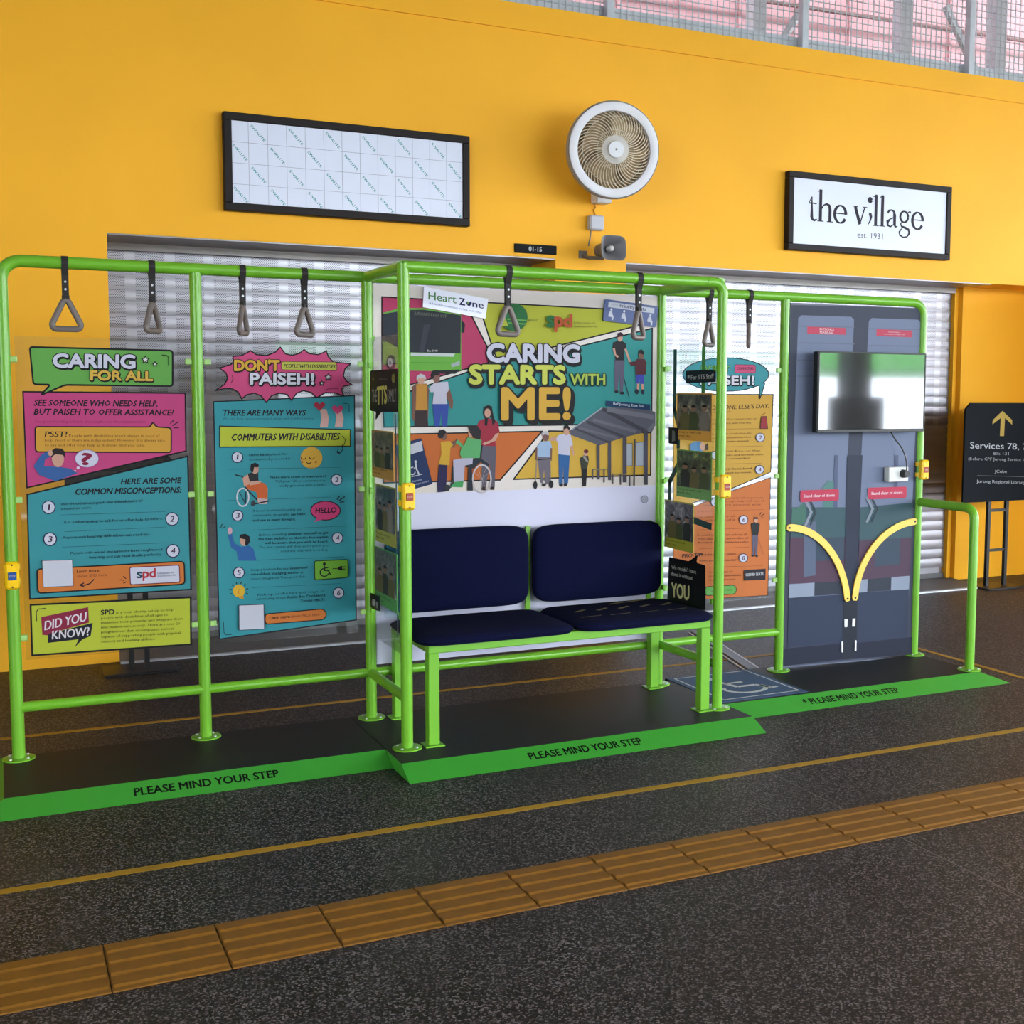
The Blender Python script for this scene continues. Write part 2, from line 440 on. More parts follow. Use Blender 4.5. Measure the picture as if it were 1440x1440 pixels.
mb = MB(); mb.box(0.37, 3.093, 4.62, 4.95, 0, ZB, M_black); mb.box(3.611, 6.905, 4.62, 4.95, 0, ZB, M_black)
tag(mb.build('wall_back', kind='structure'), 'dark shop interior behind the shutters', 'wall')
for n, (x0, x1) in enumerate(((0.37, 3.093), (3.611, 6.865))):
    hd = MB(); hd.box(x0 + 0.001, x1 - 0.001, YW + 0.004, YS - 0.06, ZB - 0.008, ZB - 0.0005, M_soffit); hd.box(x0 + 0.001, x1 - 0.001, YS - 0.06, YS - 0.02, 2.362, ZB - 0.0005, M_soffit)
    tag(hd.build('trim_%d' % (n + 1), kind='structure'), 'grey sheet metal soffit and hood over the roller shutter', 'trim')
# roller shutters, slat by slat
PITCH = 0.0788
def slat(x0, x1, zc, m):
    pr = []
    for k in range(7):
        t = k / 6; pr.append((-0.009 - 0.003 * math.sin(math.pi * t), -0.0365 + 0.073 * t))
    pr += [(0.004, 0.0365), (0.004, -0.0365)]
    n = len(pr); b = MB()
    c = V(((x0 + x1) / 2, YS, zc))
    b.add([c + V((x0 - c.x, y, z)) for y, z in pr] + [c + V((x1 - c.x, y, z)) for y, z in pr], [tuple(range(n)), tuple(range(n, 2 * n))] + [(i, (i + 1) % n, (i + 1) % n + n, i + n) for i in range(n)], m)
    return b, c
for n, (x0, x1, perf) in enumerate(((0.372, 3.091, 9), (3.613, 6.865, 0))):
    back = MB().box(x0, x1, YS + 0.004, YS + 0.02, 0.01, 2.40, M_shut).build('door_%d' % (n + 1), kind='structure')
    tag(back, ('closed grey roller shutter with perforated upper slats' if n == 0 else 'closed silvery roller shutter beside the recessed wall'), 'roller shutter')
    protos = {}
    for k in range(30):
        zc = 2.362 - PITCH * k - PITCH / 2 + 0.02
        if zc < 0.06: break
        m = M_perf if k < (11 if n == 0 else 14) else M_shut
        if m not in protos:
            b, c = slat(x0, x1, zc, m); protos[m] = b.build('slat', back, smooth=True, loc=c)
        else:
            o = protos[m].copy(); COL.objects.link(o); o.location.z = zc
    MB().box(x0, x1, YS - 0.012, YS + 0.006, 0.012, 0.05, M_conc).build('bottom_bar', back)
MB().box(6.866, 6.903, YS - 0.05, YS + 0.05, 0.0, ZB - 0.006, M_wall).build('trim_3', kind='structure')

# upper level: slab, pink sheeting, steel columns and braces
mb = MB(); mb.box(-9, 16, 4.95, 8.6, 3.75, 3.9, M_conc); tag(mb.build('floor_upper', kind='structure'), 'concrete upper deck behind the parapet', 'floor')
mb = MB(); mb.box(-9, 16, 8.4, 8.6, 3.9, 8.2, M_pink)
pink = mb.build('wall_upper', kind='structure'); tag(pink, 'pink sheet screen behind the mesh fence', 'wall')
for i in range(18): MB().box(2 + i * 0.75, 2.03 + i * 0.75, 8.37, 8.4, 3.9, 8.2, M_pink).build('rib', pink)
for z in (4.75, 5.7, 6.6):
    MB().tube([(2, 8.2, z), (16, 8.2, z + 0.25)], 0.025, mat('dull_brown_pipe', (140, 110, 108), 0.6), 8).build('rail', pink)
tag(MB().box(-9, 16, 5.12, 8.8, 8.2, 8.4, M_ceil).build('ceiling_shade', kind='structure'), 'unseen roof added to dim the pink screen', 'roof')  # added out of view, leaves a slit so less sky reaches the pink sheet
for n, (px_, py_) in enumerate(((1063, 40), (1268, 88), (1400, 100))):
    X = at(px_, py_, Y=5.2)[0]
    r = empty('steel_column', (X, 5.2, 3.9), ['grey steel column with diagonal brace behind the first fence bay', 'plain grey steel column behind the middle of the fence', 'grey steel column with low brace near the recessed wall end'][n], 'column', 'steel columns behind the fence')
    MB().box(X - 0.06, X + 0.06, 5.14, 5.26, 3.9, 8.2, M_steel).build('shaft', r)
    if n != 1: MB().tube([(X + 0.02, 5.2, 4.05), (X + 0.6 * (1 if n == 0 else -1), 5.2, 4.9)], 0.035, M_steel, 8).build('brace', r)
    MB().box(X - 0.1, X + 0.1, 5.1, 5.3, 3.9, 3.92, M_steel).build('base_plate', r)
# mesh fence on the parapet
fr = empty('mesh_fence', (5, YW + 0.06, 3.985), 'galvanised wire mesh fence on top of the yellow wall', 'fence')
YFc = YW + 0.07
for k in range(-2, 7):
    x = 3.50 + 1.5575 * k
    MB().box(x - 0.028, x + 0.028, YFc - 0.045, YFc + 0.015, 3.985, 6.2, M_steel, 0.004).build('post', fr)
    MB().box(x - 0.06, x + 0.06, YFc - 0.055, YFc + 0.045, 3.985, 3.993, M_steel).build('base_plate', fr)
for z in (4.005, 5.0, 6.1): MB().box(-0.2, 14, YFc + 0.018, YFc + 0.05, z, z + 0.075, M_steel).build('rail', fr)
mb = MB()
M_wire = mat('zinc_wire', (178, 184, 190), 0.45, metal=0.4)
x = 0.0
while x < 13.5:
    mb.box(x - 0.003, x + 0.003, YFc + 0.004, YFc + 0.009, 3.995, 6.15, M_wire); x += 0.05
z = 4.0
while z < 6.15:
    mb.box(0, 13.5, YFc + 0.0092, YFc + 0.014, z - 0.003, z + 0.003, M_wire); z += 0.05
mb.build('wire_mesh', fr, kind='stuff')

# the rest of the concourse, out of view: it feeds reflections and shapes the light
mb = MB(); mb.box(-9, 16, -9.0, 4.9, 5.35, 5.6, M_ceil); mb.box(-9, 16, -9.0, -8.8, 4.3, 5.35, M_ceil); mb.box(15.8, 16, -8.8, 4.06, 4.3, 5.35, M_ceil); mb.box(-9, 16, 4.7, 4.9, 5.6, 7.55, M_ceil)  # hanging fascias and rear upstand are added to narrow the sky openings
tag(mb.build('ceiling', kind='structure'), 'pale canopy over the concourse with added light-blocking edges', 'ceiling')
mb = MB(); mb.box(-7.2, -7.0, -4.5, 4.06, 0.0, 5.35, M_ceil); tag(mb.build('wall_block_left', kind='structure'), 'unseen pale end wall added to block light from the left', 'wall')  # added out of view to block side light, shortened to let some in
mb = MB(); mb.box(-7.2, 3.2, -9.2, -9.0, 0.0, 5.35, mat('pale_wall_paint', (190, 186, 180), 0.7)); tag(mb.build('wall_block_rear', kind='structure'), 'unseen pale wall added to close the left rear against light', 'wall')  # unseen wall sized to grey the left shutter's reflection, pale for bounce
mb = MB(); mb.box(-60, 80, -60, -8.5, -0.4, -0.12, M_road); mb.box(16, 80, -8.5, 20, -0.4, -0.12, M_road)
tag(mb.build('floor_outside', kind='structure'), 'pale concrete bus bays outside the concourse', 'road')
mb = MB(); mb.box(8.78, 9.06, -4.45, -4.17, 0, 5.3, mat('grey_column_paint', (70, 72, 78), 0.6)); tag(mb.build('column_outside', kind='structure'), 'grey concourse column facing the television', 'column')
r = empty('notice_board', (8.85, -4.1, 0), 'dark notice board standing against the concourse column', 'notice board')
MB().box(8.42, 9.20, -4.145, -4.10, 0.75, 1.5, mat('dark_board', (34, 36, 44), 0.5)).build('board', r)
for x in (8.55, 9.1): MB().box(x - 0.02, x + 0.02, -4.145, -4.105, 0, 0.75, M_black).build('leg', r)
mb = MB(); mb.box(-30, 70, -34.2, -34, -0.12, 2.2, M_white); tag(mb.build('wall_outside', kind='structure'), 'white hoarding across the bus bays', 'wall')
hed = MB()
for i in range(60):
    x = -20 + i * 1.5 + random.uniform(-.4, .4); rr_ = random.uniform(1.4, 2.4)
    hed.lathe((x, -37, 0), (0, 0, 1), [(0.3, 0.0), (rr_, 1.4), (rr_ * 1.05, 2.6), (rr_ * 0.75, 3.6), (0.1, 4.3)], mat('foliage', (58, 110, 52), 0.8, var=0.3, vscale=3), 9)
tag(hed.build('hedge', kind='stuff'), 'green hedge beyond the white hoarding', 'hedge')

# ================================================================== PLATFORMS
HP = 0.05
def platform(x0, x1, yb, yt, yl, label, left=False, right=False, txt=None, skirt=None):
    r = empty('platform', ((x0 + x1) / 2, (yt + yb) / 2, 0), label, 'platform', 'display platforms')
    MB().box(x0, x1, yt, yb, 0.0004, HP, M_deck).build('deck', r)
    e0 = x0 - (0.115 if left else 0); e1 = x1 + (0.115 if right else 0)
    b = MB()
    b.add([(x0, yt, HP + .0005), (x1, yt, HP + .0005), (e1, yl, 0.001), (e0, yl, 0.001), (x0, yt, 0.0005), (x1, yt, 0.0005)], [(0, 1, 2, 3), (0, 3, 4), (1, 5, 2), (0, 4, 5, 1), (3, 2, 5, 4)], M_ramp)
    if left: b.add([(x0, yt, HP + .0005), (x0, yb, HP + .0005), (e0, yb, 0.001), (e0, yl, 0.001)], [(0, 1, 2, 3)], M_ramp)
    if right: b.add([(x1, yt, HP + .0005), (x1, yb, HP + .0005), (e1, yb, 0.001), (e1, yl, 0.001)], [(0, 1, 2, 3)], M_ramp)
    if skirt: b.prism([(x0, skirt[0], HP), (x0, yt, HP), (x0, yl, 0.001), (x0, skirt[1], 0.001)], (-0.0015, 0, 0), M_ramp)
    rp = b.build('ramp_edge', r)
    if txt:
        s, tx0, tx1 = txt; up = V((0, yt - yl, HP)); n = V((0, -HP, yt - yl)).normalized()
        A = V((tx0, yl, 0.001)) + up * 0.34; B = V((tx1, yl, 0.001)) + up * 0.34; C = A + up * 0.34
        t = MB(); text_mesh(t, s, A, B, C, ink((12, 20, 12)), 0.022, 0, n, 0.0006); t.build('lettering', rp)
    return r
pfL = platform(-0.238, 1.199, 2.17, 1.612, 1.501, 'long charcoal platform under the two left poster boards', left=True, txt=('PLEASE MIND YOUR STEP', 0.205, 0.745))
pfM = platform(1.2015, 2.887, 2.17, 1.392, 1.277, 'charcoal platform projecting forward under the bench', skirt=(1.611, 1.5), txt=('PLEASE MIND YOUR STEP', 1.735, 2.268))
pfR = platform(2.888, 4.505, 2.215, 1.632, 1.516, 'charcoal platform in front of the mock bus door', right=True, txt=('* PLEASE MIND YOUR STEP', 3.31, 3.90))
pad = empty('wheelchair_marking', (3.15, 1.95, HP + 0.0002), 'blue grey floor sheet with white wheelchair symbol', 'floor marking')
b = MB().box(2.89, 3.40, 1.66, 2.205, HP + 0.0003, HP + 0.0022, mat('blue_grey_vinyl', (66, 88, 120), 0.7, spec=0.15)); b.build('sheet', pad)
b = MB(); zt = HP + 0.0026; W_ = ink((240, 248, 255))
def flat(mb_, pts, m, z=zt): mb_.add([(x, y, z) for x, y in pts], [tuple(range(len(pts)))], m)
def fline(mb_, a, c, w, m, z=zt):
    d = V((c[0] - a[0], c[1] - a[1])); n = V((-d.y, d.x)).normalized() * w / 2
    flat(mb_, [(a[0] + n.x, a[1] + n.y), (c[0] + n.x, c[1] + n.y), (c[0] - n.x, c[1] - n.y), (a[0] - n.x, a[1] - n.y)], m, z)
for a, c in (((2.92, 1.70), (3.375, 1.70)), ((3.37, 1.70), (3.37, 2.185)), ((3.37, 2.18), (2.92, 2.18)), ((2.925, 2.18), (2.925, 1.70))): fline(b, a, c, 0.010, W_)
b.build('border', pad)
b = MB()
cx, cy = 3.15, 1.86
pp = [(cx + 0.115 * math.cos(math.radians(t)), cy + 0.09 * math.sin(math.radians(t))) for t in range(150, 381, 15)]
for a, c in zip(pp[:-1], pp[1:]): fline(b, a, c, 0.026, W_)
fline(b, (cx - 0.06, cy + 0.18), (cx - 0.02, cy + 0.03), 0.03, W_); fline(b, (cx - 0.02, cy + 0.035), (cx + 0.09, cy + 0.035), 0.028, W_)
fline(b, (cx + 0.09, cy + 0.04), (cx + 0.13, cy - 0.05), 0.028, W_); fline(b, (cx + 0.13, cy - 0.05), (cx + 0.17, cy - 0.04), 0.024, W_)
fline(b, (cx - 0.05, cy + 0.115), (cx + 0.06, cy + 0.115), 0.024, W_)
flat(b, [(cx - 0.07 + 0.03 * math.cos(t), cy + 0.235 + 0.03 * math.sin(t)) for t in [i * 0.52 for i in range(12)]], W_)
b.build('wheelchair_symbol', pad)
# cable cover running back to the wall
r = empty('cable_cover', (3.63, 2.85, 0), 'flat dark cable cover with pale edges behind the wheelchair marking', 'cable cover')
d = (V((3.79, 3.4, 0)) - V((3.50, 2.235, 0))); nn = V((-d.y, d.x, 0)).normalized()
P0, P1 = V((3.50, 2.235, 0)), V((3.79, 3.4, 0))
MB().prism([P0 + nn * 0.04 + V((0, 0, .0005)), P0 - nn * 0.04 + V((0, 0, .0005)), P0 - nn * 0.03 + V((0, 0, .012)), P0 + nn * 0.03 + V((0, 0, .012))], d, M_black).build('cover', r)
for sgn in (-1, 1):
    a = P0 + nn * 0.047 * sgn
    MB().prism([a + nn * 0.006 + V((0, 0, .0005)), a - nn * 0.006 + V((0, 0, .0005)), a - nn * 0.006 + V((0, 0, .006)), a + nn * 0.006 + V((0, 0, .006))], d, M_steel).build('edge_strip', r)

# ================================================================== PIPE FRAME
fr = empty('display_frame', (2.1, 1.9, HP), 'bright green tubular frame shaped like a bus interior', 'frame')
R = 0.0245; ZK = 2.05; Z0 = HP + 0.006
XP = [-0.18, 0.553, 1.286, 2.79, 3.537, 4.472]; XF = [1.288, 2.815]
def pipe(path, name='post', r=R): return MB().tube(path, r, M_green, 16).build(name, fr, smooth=True)
def flange(x, y):
    b = MB(); b.lathe((x, y, HP + 0.0004), (0, 0, 1), [(0.0, 0), (0.062, 0), (0.062, 0.005), (0.058, 0.0065), (0.0, 0.0065)], M_green, 28)
    f = b.build('base_flange', fr, smooth=True)
    for k in range(4):
        q = MB(); a = math.pi / 4 + k * math.pi / 2; q.disc((x + 0.046 * math.cos(a), y + 0.046 * math.sin(a), HP + 0.0065), (0, 0, 1), 0.006, 0.004, M_steel, 8); q.build('bolt', f)
# end posts with their bent top corners, then the straight rail between
for X, s in ((XP[0], 1), (XP[5], -1)):
    cr = arc_corner((X, YK, 1.0), (X, YK, ZK), (X + s, YK, ZK), 0.075, 8)
    pipe([(X, YK, Z0)] + cr + [(X + 0.12 * s, YK, ZK)])
pipe([(XP[0] + 0.12, YK, ZK), (XP[5] - 0.12, YK, ZK)], 'top_rail')
for X in XP[1:5]: pipe([(X, YK, Z0), (X, YK, ZK - R * 0.6)])
pipe([(XP[0] + R * .6, YK, 0.262), (XP[4] - R * .6, YK, 0.262)], 'lower_rail', 0.021)
# projecting bay
pipe([(XF[0], YF, Z0), (XF[0], YF, ZK + R * 0.5)])
cr = arc_corner((XF[1], YF, 1.0), (XF[1], YF, ZK), (XF[1] - 1, YF, ZK), 0.05, 8)
pipe([(XF[1], YF, Z0)] + cr + [(XF[1] - 0.09, YF, ZK)])
pipe([(XF[0], YF, ZK), (XF[1] - 0.09, YF, ZK)], 'top_rail')
b = MB(); b.lathe((XF[1] - 0.09, YF, ZK), (1, 0, 0), [(R, -0.003), (R + 0.0015, -0.002), (R + 0.0015, 0.002), (R, 0.003)], M_green, 16); b.build('weld_ring', fr)
for x0, x1 in ((XP[2], XF[0]), (XP[3], XF[1])):
    pipe([(x0, YK - R * .6, ZK), (x1, YF + R * .6, ZK)], 'side_rail'); pipe([(x0, YK - R * .6, 0.262), (x1, YF + R * .6, 0.262)], 'lower_rail', 0.021)
# hand rail in front of the door
HY, HX = 1.69, 4.49
cr = arc_corner((4.474, YK - R, 0.932), (HX, HY, 0.932), (HX, HY, 0.3), 0.06, 8)
pipe([(4.474, YK - R * .6, 0.932)] + cr + [(HX, HY, Z0)], 'hand_rail')
for X in XP: flange(X, YK)
for X in XF: flange(X, YF)
flange(HX, HY)

# stop buttons on the poles
def stop_button(x, y, z, blue, label):
    r = empty('stop_button', (x, y, z - 0.055), label, 'stop button', 'bus stop buttons on the poles')
    b = MB(); b.box(x - 0.026, x + 0.026, y - 0.062, y - 0.0245, z - 0.055, z + 0.055, M_yel, 0.008); case = b.build('case', r)
    for dz in (-0.03, 0.03):
        q = MB(); q.lathe((x, y, z + dz), (0, 0, 1), [(R + 0.0008, -0.012), (R + 0.006, -0.012), (R + 0.006, 0.012), (R + 0.0008, 0.012)], M_yel, 18, True); q.build('clamp_ring', r, smooth=True)
    q = MB(); q.box(x - 0.015, x + 0.015, y - 0.067, y - 0.0625, z - 0.016, z + 0.016, mat('red_push', (150, 40, 20), 0.3) if not blue else mat('blue_push', (30, 70, 140), 0.3), 0.002); pb = q.build('push_button', r)
    t = MB(); text_mesh(t, 'STOP', (x - 0.011, y, z - 0.004), (x + 0.011, y, z - 0.004), (x - 0.011, y, z + 0.004), ink((236, 220, 200)), 0.01, 0, V((0, -1, 0)), 0.0675); t.build('lettering', pb)
    for dz in (-0.044, 0.044): MB().disc((x, y - 0.062, z + dz), (0, -1, 0), 0.0035, 0.002, M_black, 8).build('screw', case)
stop_button(XP[0], YK, 0.808, True, 'yellow stop box with blue button on the pole left of the CARING FOR ALL board')
stop_button(XF[0], YF, 1.116, False, 'yellow stop box with red button on the pole beside the TTS FAMILY photos')
stop_button(XF[1], YF, 1.111, False, 'yellow stop box with red button on the pole at the right end of the bench')
stop_button(XP[5], YK, 1.118, False, 'yellow stop box on the pole beside the mock bus door')

# grab handles
def make_handle():
    r = empty('grab_handle', (0, 0, 0))
    H = 0.0262
    # strap: loop over the rail, then down
    loop = [V((0, math.sin(a) * H, math.cos(a) * H)) for a in [math.radians(t) for t in range(-100, 101, 20)]]
    path = [V((0, -0.006, -0.145)), V((0, -0.008, -0.05))] + loop + [V((0, 0.008, -0.05)), V((0, 0.006, -0.145))]
    b = MB(); w = 0.0125
    vs, fs = [], []
    for i, p in enumerate(path):
        a = path[max(i - 1, 0)]; c = path[min(i + 1, len(path) - 1)]; t = (c - a).normalized(); n = V((0, -t.z, t.y)).normalized() * 0.0012
        vs += [p + V((-w, 0, 0)) - n, p + V((w, 0, 0)) - n, p + V((w, 0, 0)) + n, p + V((-w, 0, 0)) + n]
    for i in range(len(path) - 1):
        for k in range(4): fs.append((i * 4 + k, i * 4 + (k + 1) % 4, i * 4 + 4 + (k + 1) % 4, i * 4 + 4 + k))
    b.add(vs, fs, M_strap); st = b.build('strap', r)
    for z in (-0.075, -0.105):
        q = MB(); q.disc((0, -0.0092, z), (0, -1, 0), 0.0045, 0.0025, M_steel, 10); q.build('rivet', st)
    # triangular grip
    corners = [V((0, 0, -0.132)), V((0.062, 0, -0.262)), V((-0.062, 0, -0.262))]
    path = []
    for i in range(3): path += arc_corner(corners[i - 1], corners[i], corners[(i + 1) % 3], 0.016 if i else 0.013, 6)
    q = MB(); q.tube(path, 0.0, M_grip, 10, closed=True, sq=(0.0115, 0.0125)); q.build('grip', r, smooth=True)
    q = MB(); q.box(-0.014, 0.014, -0.0085, 0.0085, -0.152, -0.128, M_strap, 0.002); q.build('grip_holder', r)
    return r
hs = [(0.052, YK, 0, 1, 'grab handle turned face on in front of the yellow wall above CARING FOR ALL'), (0.381, YK, 54, 1, 'grab handle hung beside the second pole above CARING FOR ALL'),
      (0.745, YK, 62, 1, 'grab handle hung nearest the second pole above the DON\'T PAISEH board'), (1.008, YK, 37, 1, 'grab handle half turned above the DON\'T PAISEH board'),
      (1.746, YF, 15, 0, 'grab handle hung in front of the lime part of the large poster'), (2.374, YF, 37, 0, 'grab handle hung in front of the priority seat card'),
      (3.069, YK, 33, 0, 'grab handle above the For TTS Staff plate'), (3.311, YK, 57, 0, 'grab handle seen edge on between the bay and the bus door')]
proto = make_handle()
for i, (x, y, a, _, lab) in enumerate(hs):
    h = proto if i == 0 else copy_tree(proto)
    h.location = (x, y, ZK); tag(h, lab, 'grab handle', 'grab handles on the green rails')
    for ch in h.children:
        if ch.name.startswith('grip'): ch.rotation_euler = (0, 0, math.radians(a))
        else: ch.rotation_euler = (0, 0, 0)
# the strap of each handle twists with its grip only below the rail, so straps stay square to the rail

# ================================================================== BENCH
be = empty('bench', (2.05, 1.84, HP), 'two seat bench with navy cushions on a green square tube frame', 'bench')
def leg(x, y, zt_):
    l = MB().box(x - 0.024, x + 0.024, y - 0.024, y + 0.024, HP + 0.006, zt_, M_green, 0.003).build('leg', be)
    MB().box(x - 0.042, x + 0.042, y - 0.042, y + 0.042, HP + 0.0003, HP + 0.006, M_green, 0.001).build('base_plate', l)
LX0, LX1, LY0, LY1 = 1.40, 2.735, 1.59, 2.075
for x in (LX0, LX1):
    for y in (LY0, LY1): leg(x, y, 0.447)
for n_, bx in (('front_rail', (LX0 - .024, LX1 + .024, LY0 - .024, LY0 + .024)), ('back_rail', (LX0 - .024, LX1 + .024, LY1 - .024, LY1 + .024)), ('side_rail', (LX0 - .024, LX0 + .024, LY0 + .0245, LY1 - .0245)), ('side_rail', (LX1 - .024, LX1 + .024, LY0 + .0245, LY1 - .0245))):
    MB().box(*bx, 0.4475, 0.4885, M_green, 0.003).build(n_, be)
for x in (LX0 + 0.02, 2.052, LX1 - 0.02):
    MB().box(x - 0.013, x + 0.013, 2.0835, 2.0985, 0.49, 0.905, M_green, 0.002).build('back_bracket', be)
def cushion(x0, x1, y0, y1, z0, z1, name, r, vert=False, dome=0.012):
    """rounded pad: superellipse outline, domed face"""
    n = 44; b = MB(); rings = []
    cx_, hx = (x0 + x1) / 2, (x1 - x0) / 2
    if vert: ca, ha = (z0 + z1) / 2, (z1 - z0) / 2
    else: ca, ha = (y0 + y1) / 2, (y1 - y0) / 2
    T = (y1 - y0) if vert else (z1 - z0)
    prof = [(0.0, 0.965), (0.012, 0.992), (T * 0.5, 1.0), (T - 0.012, 0.985), (T - 0.004, 0.955), (T + dome * 0.5, 0.75), (T + dome, 0.3)]
    vs, fs = [], []
    for (h, s) in prof:
        for k in range(n):
            a = 2 * math.pi * k / n; c_, s_ = math.cos(a), math.sin(a); e = 0.26
            u = math.copysign(abs(c_) ** e, c_) * hx * s; w = math.copysign(abs(s_) ** e, s_) * ha * s
            vs.append((cx_ + u, y1 - h, ca + w) if vert else (cx_ + u, ca + w, z0 + h))
    for i in range(len(prof) - 1):
        for k in range(n): fs.append((i * n + k, i * n + (k + 1) % n, (i + 1) * n + (k + 1) % n, (i + 1) * n + k))
    fs.append(tuple(range(n))); fs.append(tuple((len(prof) - 1) * n + k for k in range(n)))
    b.add(vs, fs, M_navy)
    return b.build(name, be, smooth=50)
c1 = cushion(1.325, 2.055, 1.505, 2.03, 0.489, 0.523, 'seat_cushion', 0.05, dome=0.006)
c2 = cushion(2.06, 2.775, 1.505, 2.03, 0.489, 0.523, 'seat_cushion', 0.05, dome=0.006)
cushion(1.335, 2.038, 2.02, 2.083, 0.535, 0.918, 'backrest', 0.05, True)
cushion(2.062, 2.762, 2.02, 2.083, 0.535, 0.912, 'backrest', 0.05, True)
b = MB(); M_st = ink((150, 140, 84))
zz = 0.5295
for k in range(5): b.add([(2.17 + .115 * k, 1.78, zz), (2.235 + .115 * k, 1.82, zz), (2.225 + .115 * k, 1.835, zz), (2.155 + .115 * k, 1.795, zz)], [(0, 1, 2, 3)], M_st)
for k in range(3): b.add([(2.40 + .1 * k, 1.90 + .02 * k, zz), (2.50 + .1 * k, 1.925 + .02 * k, zz), (2.49 + .1 * k, 1.945 + .02 * k, zz), (2.39 + .1 * k, 1.915 + .02 * k, zz)], [(0, 1, 2, 3)], M_st)
for k in range(4): b.add([(2.13 + .15 * k, 1.655, zz), (2.24 + .15 * k, 1.665, zz), (2.24 + .15 * k, 1.673, zz), (2.13 + .15 * k, 1.663, zz)], [(0, 1, 2, 3)], M_st)
b.build('printed_stripes', c2)

# ================================================================== WALL FIXTURES
def frame_sign(x0, x1, z0, z1, label, name='shop_sign'):
    r = empty(name, ((x0 + x1) / 2, YW, z0), label, 'sign')
    t, y0, y1 = 0.045, YW - 0.06, YW - 0.0005
    for n_, q in (('frame_bar', (x0, x1, z1 - t, z1)), ('frame_bar', (x0, x1, z0, z0 + t)), ('frame_bar', (x0, x0 + t, z0 + t, z1 - t)), ('frame_bar', (x1 - t, x1, z0 + t, z1 - t))):
        MB().box(q[0], q[1], y0, y1, q[2], q[3], M_dark, 0.004).build(n_, r)
    f = MB().box(x0 + t, x1 - t, y0 + 0.012, y1, z0 + t, z1 - t, mat('white_sign_face', (218, 222, 240), 0.35)).build('sign_face', r)
    return r, f, y0 + 0.0115
rA, fA, yA = frame_sign(1.0, 2.482, 2.57, 3.12, 'black framed white light box wrapped in printed protective film')
# protective film: fold grid and slanted print
x0, x1, z0, z1 = 1.045, 2.437, 2.615, 3.075
b = MB(); cell = 0.1085
for k in range(13):
    x = x0 + 0.094 + cell * k
    if x < x1: b.box(x - 0.001, x + 0.001, yA - 0.0004, yA, z0, z1, ink((196, 200, 222)))
for k in range(1, 4):
    z = z1 - 0.118 * k; b.box(x0, x1, yA - 0.0004, yA, z - 0.001, z + 0.001, ink((196, 200, 222)))
b.build('film_crease', fA)
b = MB()
for row in range(4):
    for k in range(-1, 13):
        if (k + row) % 2: continue
        cx_ = x0 + 0.094 + cell * (k + 0.5); cz = z1 - 0.118 * (row + 0.5)
        ang = math.radians(-47); L = 0.112; dx, dz = math.cos(ang) * L / 2, math.sin(ang) * L / 2
        if cx_ - dx < x0 + 0.005: 
            if cx_ < x0 - 0.03: continue
            cx_ = x0 + 0.008 + dx
        if cx_ + dx > x1: continue
        A = V((cx_ - dx, yA, cz - dz)); B = V((cx_ + dx, yA, cz + dz)); up = V((-dz, 0, dx)).normalized() * 0.014
        A -= up * 0.5; B -= up * 0.5
        b = MB(); text_mesh(b, 'SWALITE', A, B, A + up, ink((58, 190, 190)), 0.021, 0, V((0, -1, 0)), 0.0008); b.build('lettering', fA)
rB, fB, yB = frame_sign(4.882, 6.382, 2.562, 3.112, 'black framed white shop sign reading the village')

# serif lettering drawn stroke by stroke (unit: x-height = 1)
def stroke(pts, ws):
    """outline of a pen stroke with varying width"""
    pts = [V((p[0], p[1])) for p in pts]; Lf, Rt = [], []
    for i, p in enumerate(pts):
        a = pts[max(i - 1, 0)]; c = pts[min(i + 1, len(pts) - 1)]; t = (c - a).normalized(); n = V((-t.y, t.x)); w = ws[i] / 2
        Lf.append(p + n * w); Rt.append(p - n * w)
    return [(Lf[i], Lf[i + 1], Rt[i + 1], Rt[i]) for i in range(len(pts) - 1)]
def arcp(cx, cy, rx, ry, a0, a1, n=14): return [(cx + rx * math.cos(math.radians(a0 + (a1 - a0) * i / n)), cy + ry * math.sin(math.radians(a0 + (a1 - a0) * i / n))) for i in range(n + 1)]
def arcw(a0, a1, thin, thick, n=14): return [thin + (thick - thin) * abs(math.cos(math.radians(a0 + (a1 - a0) * i / n))) for i in range(n + 1)]
TK, TN = 0.20, 0.08
def serif_bar(x0, x1, y, h=0.05): return [stroke([(x0, y), (x1, y)], [h, h])]
def g_l(): return [stroke([(0.2, 0), (0.2, 1.72)], [TK, TK]), stroke([(0.0, 1.60), (0.1, 1.63), (0.22, 1.70)], [0.03, 0.06, 0.1])] + serif_bar(0.0, 0.42, 0.025), 0.46
def g_h():
    return g_l()[0] + [stroke([(0.27, 0.70), (0.42, 0.90), (0.60, 0.97), (0.78, 0.90), (0.84, 0.68)], [TN, 0.07, 0.12, 0.16, TK]), stroke([(0.84, 0.70), (0.84, 0)], [TK, TK])] + serif_bar(0.64, 1.05, 0.025), 1.1
def g_t():
    return [stroke([(0.22, 1.30), (0.22, 0.22), (0.28, 0.08), (0.42, 0.04), (0.58, 0.12)], [0.05, TK, 0.15, 0.12, 0.04]), stroke([(0.02, 0.95), (0.54, 0.95)], [0.07, 0.07]), stroke([(0.02, 0.95), (0.22, 1.3)], [0.05, 0.05])], 0.6
def g_e():
    return [stroke(arcp(0.44, 0.48, 0.38, 0.47, 0, 330, 22), arcw(0, 330, TN, TK, 22)[::1]), stroke([(0.08, 0.52), (0.82, 0.52)], [0.06, 0.06])], 0.92
def g_v():
    return [stroke([(0.12, 0.96), (0.46, 0.02)], [TK, TK]), stroke([(0.46, 0.04), (0.78, 0.96)], [TN, TN])] + serif_bar(0.0, 0.32, 0.975) + serif_bar(0.64, 0.94, 0.975), 0.92
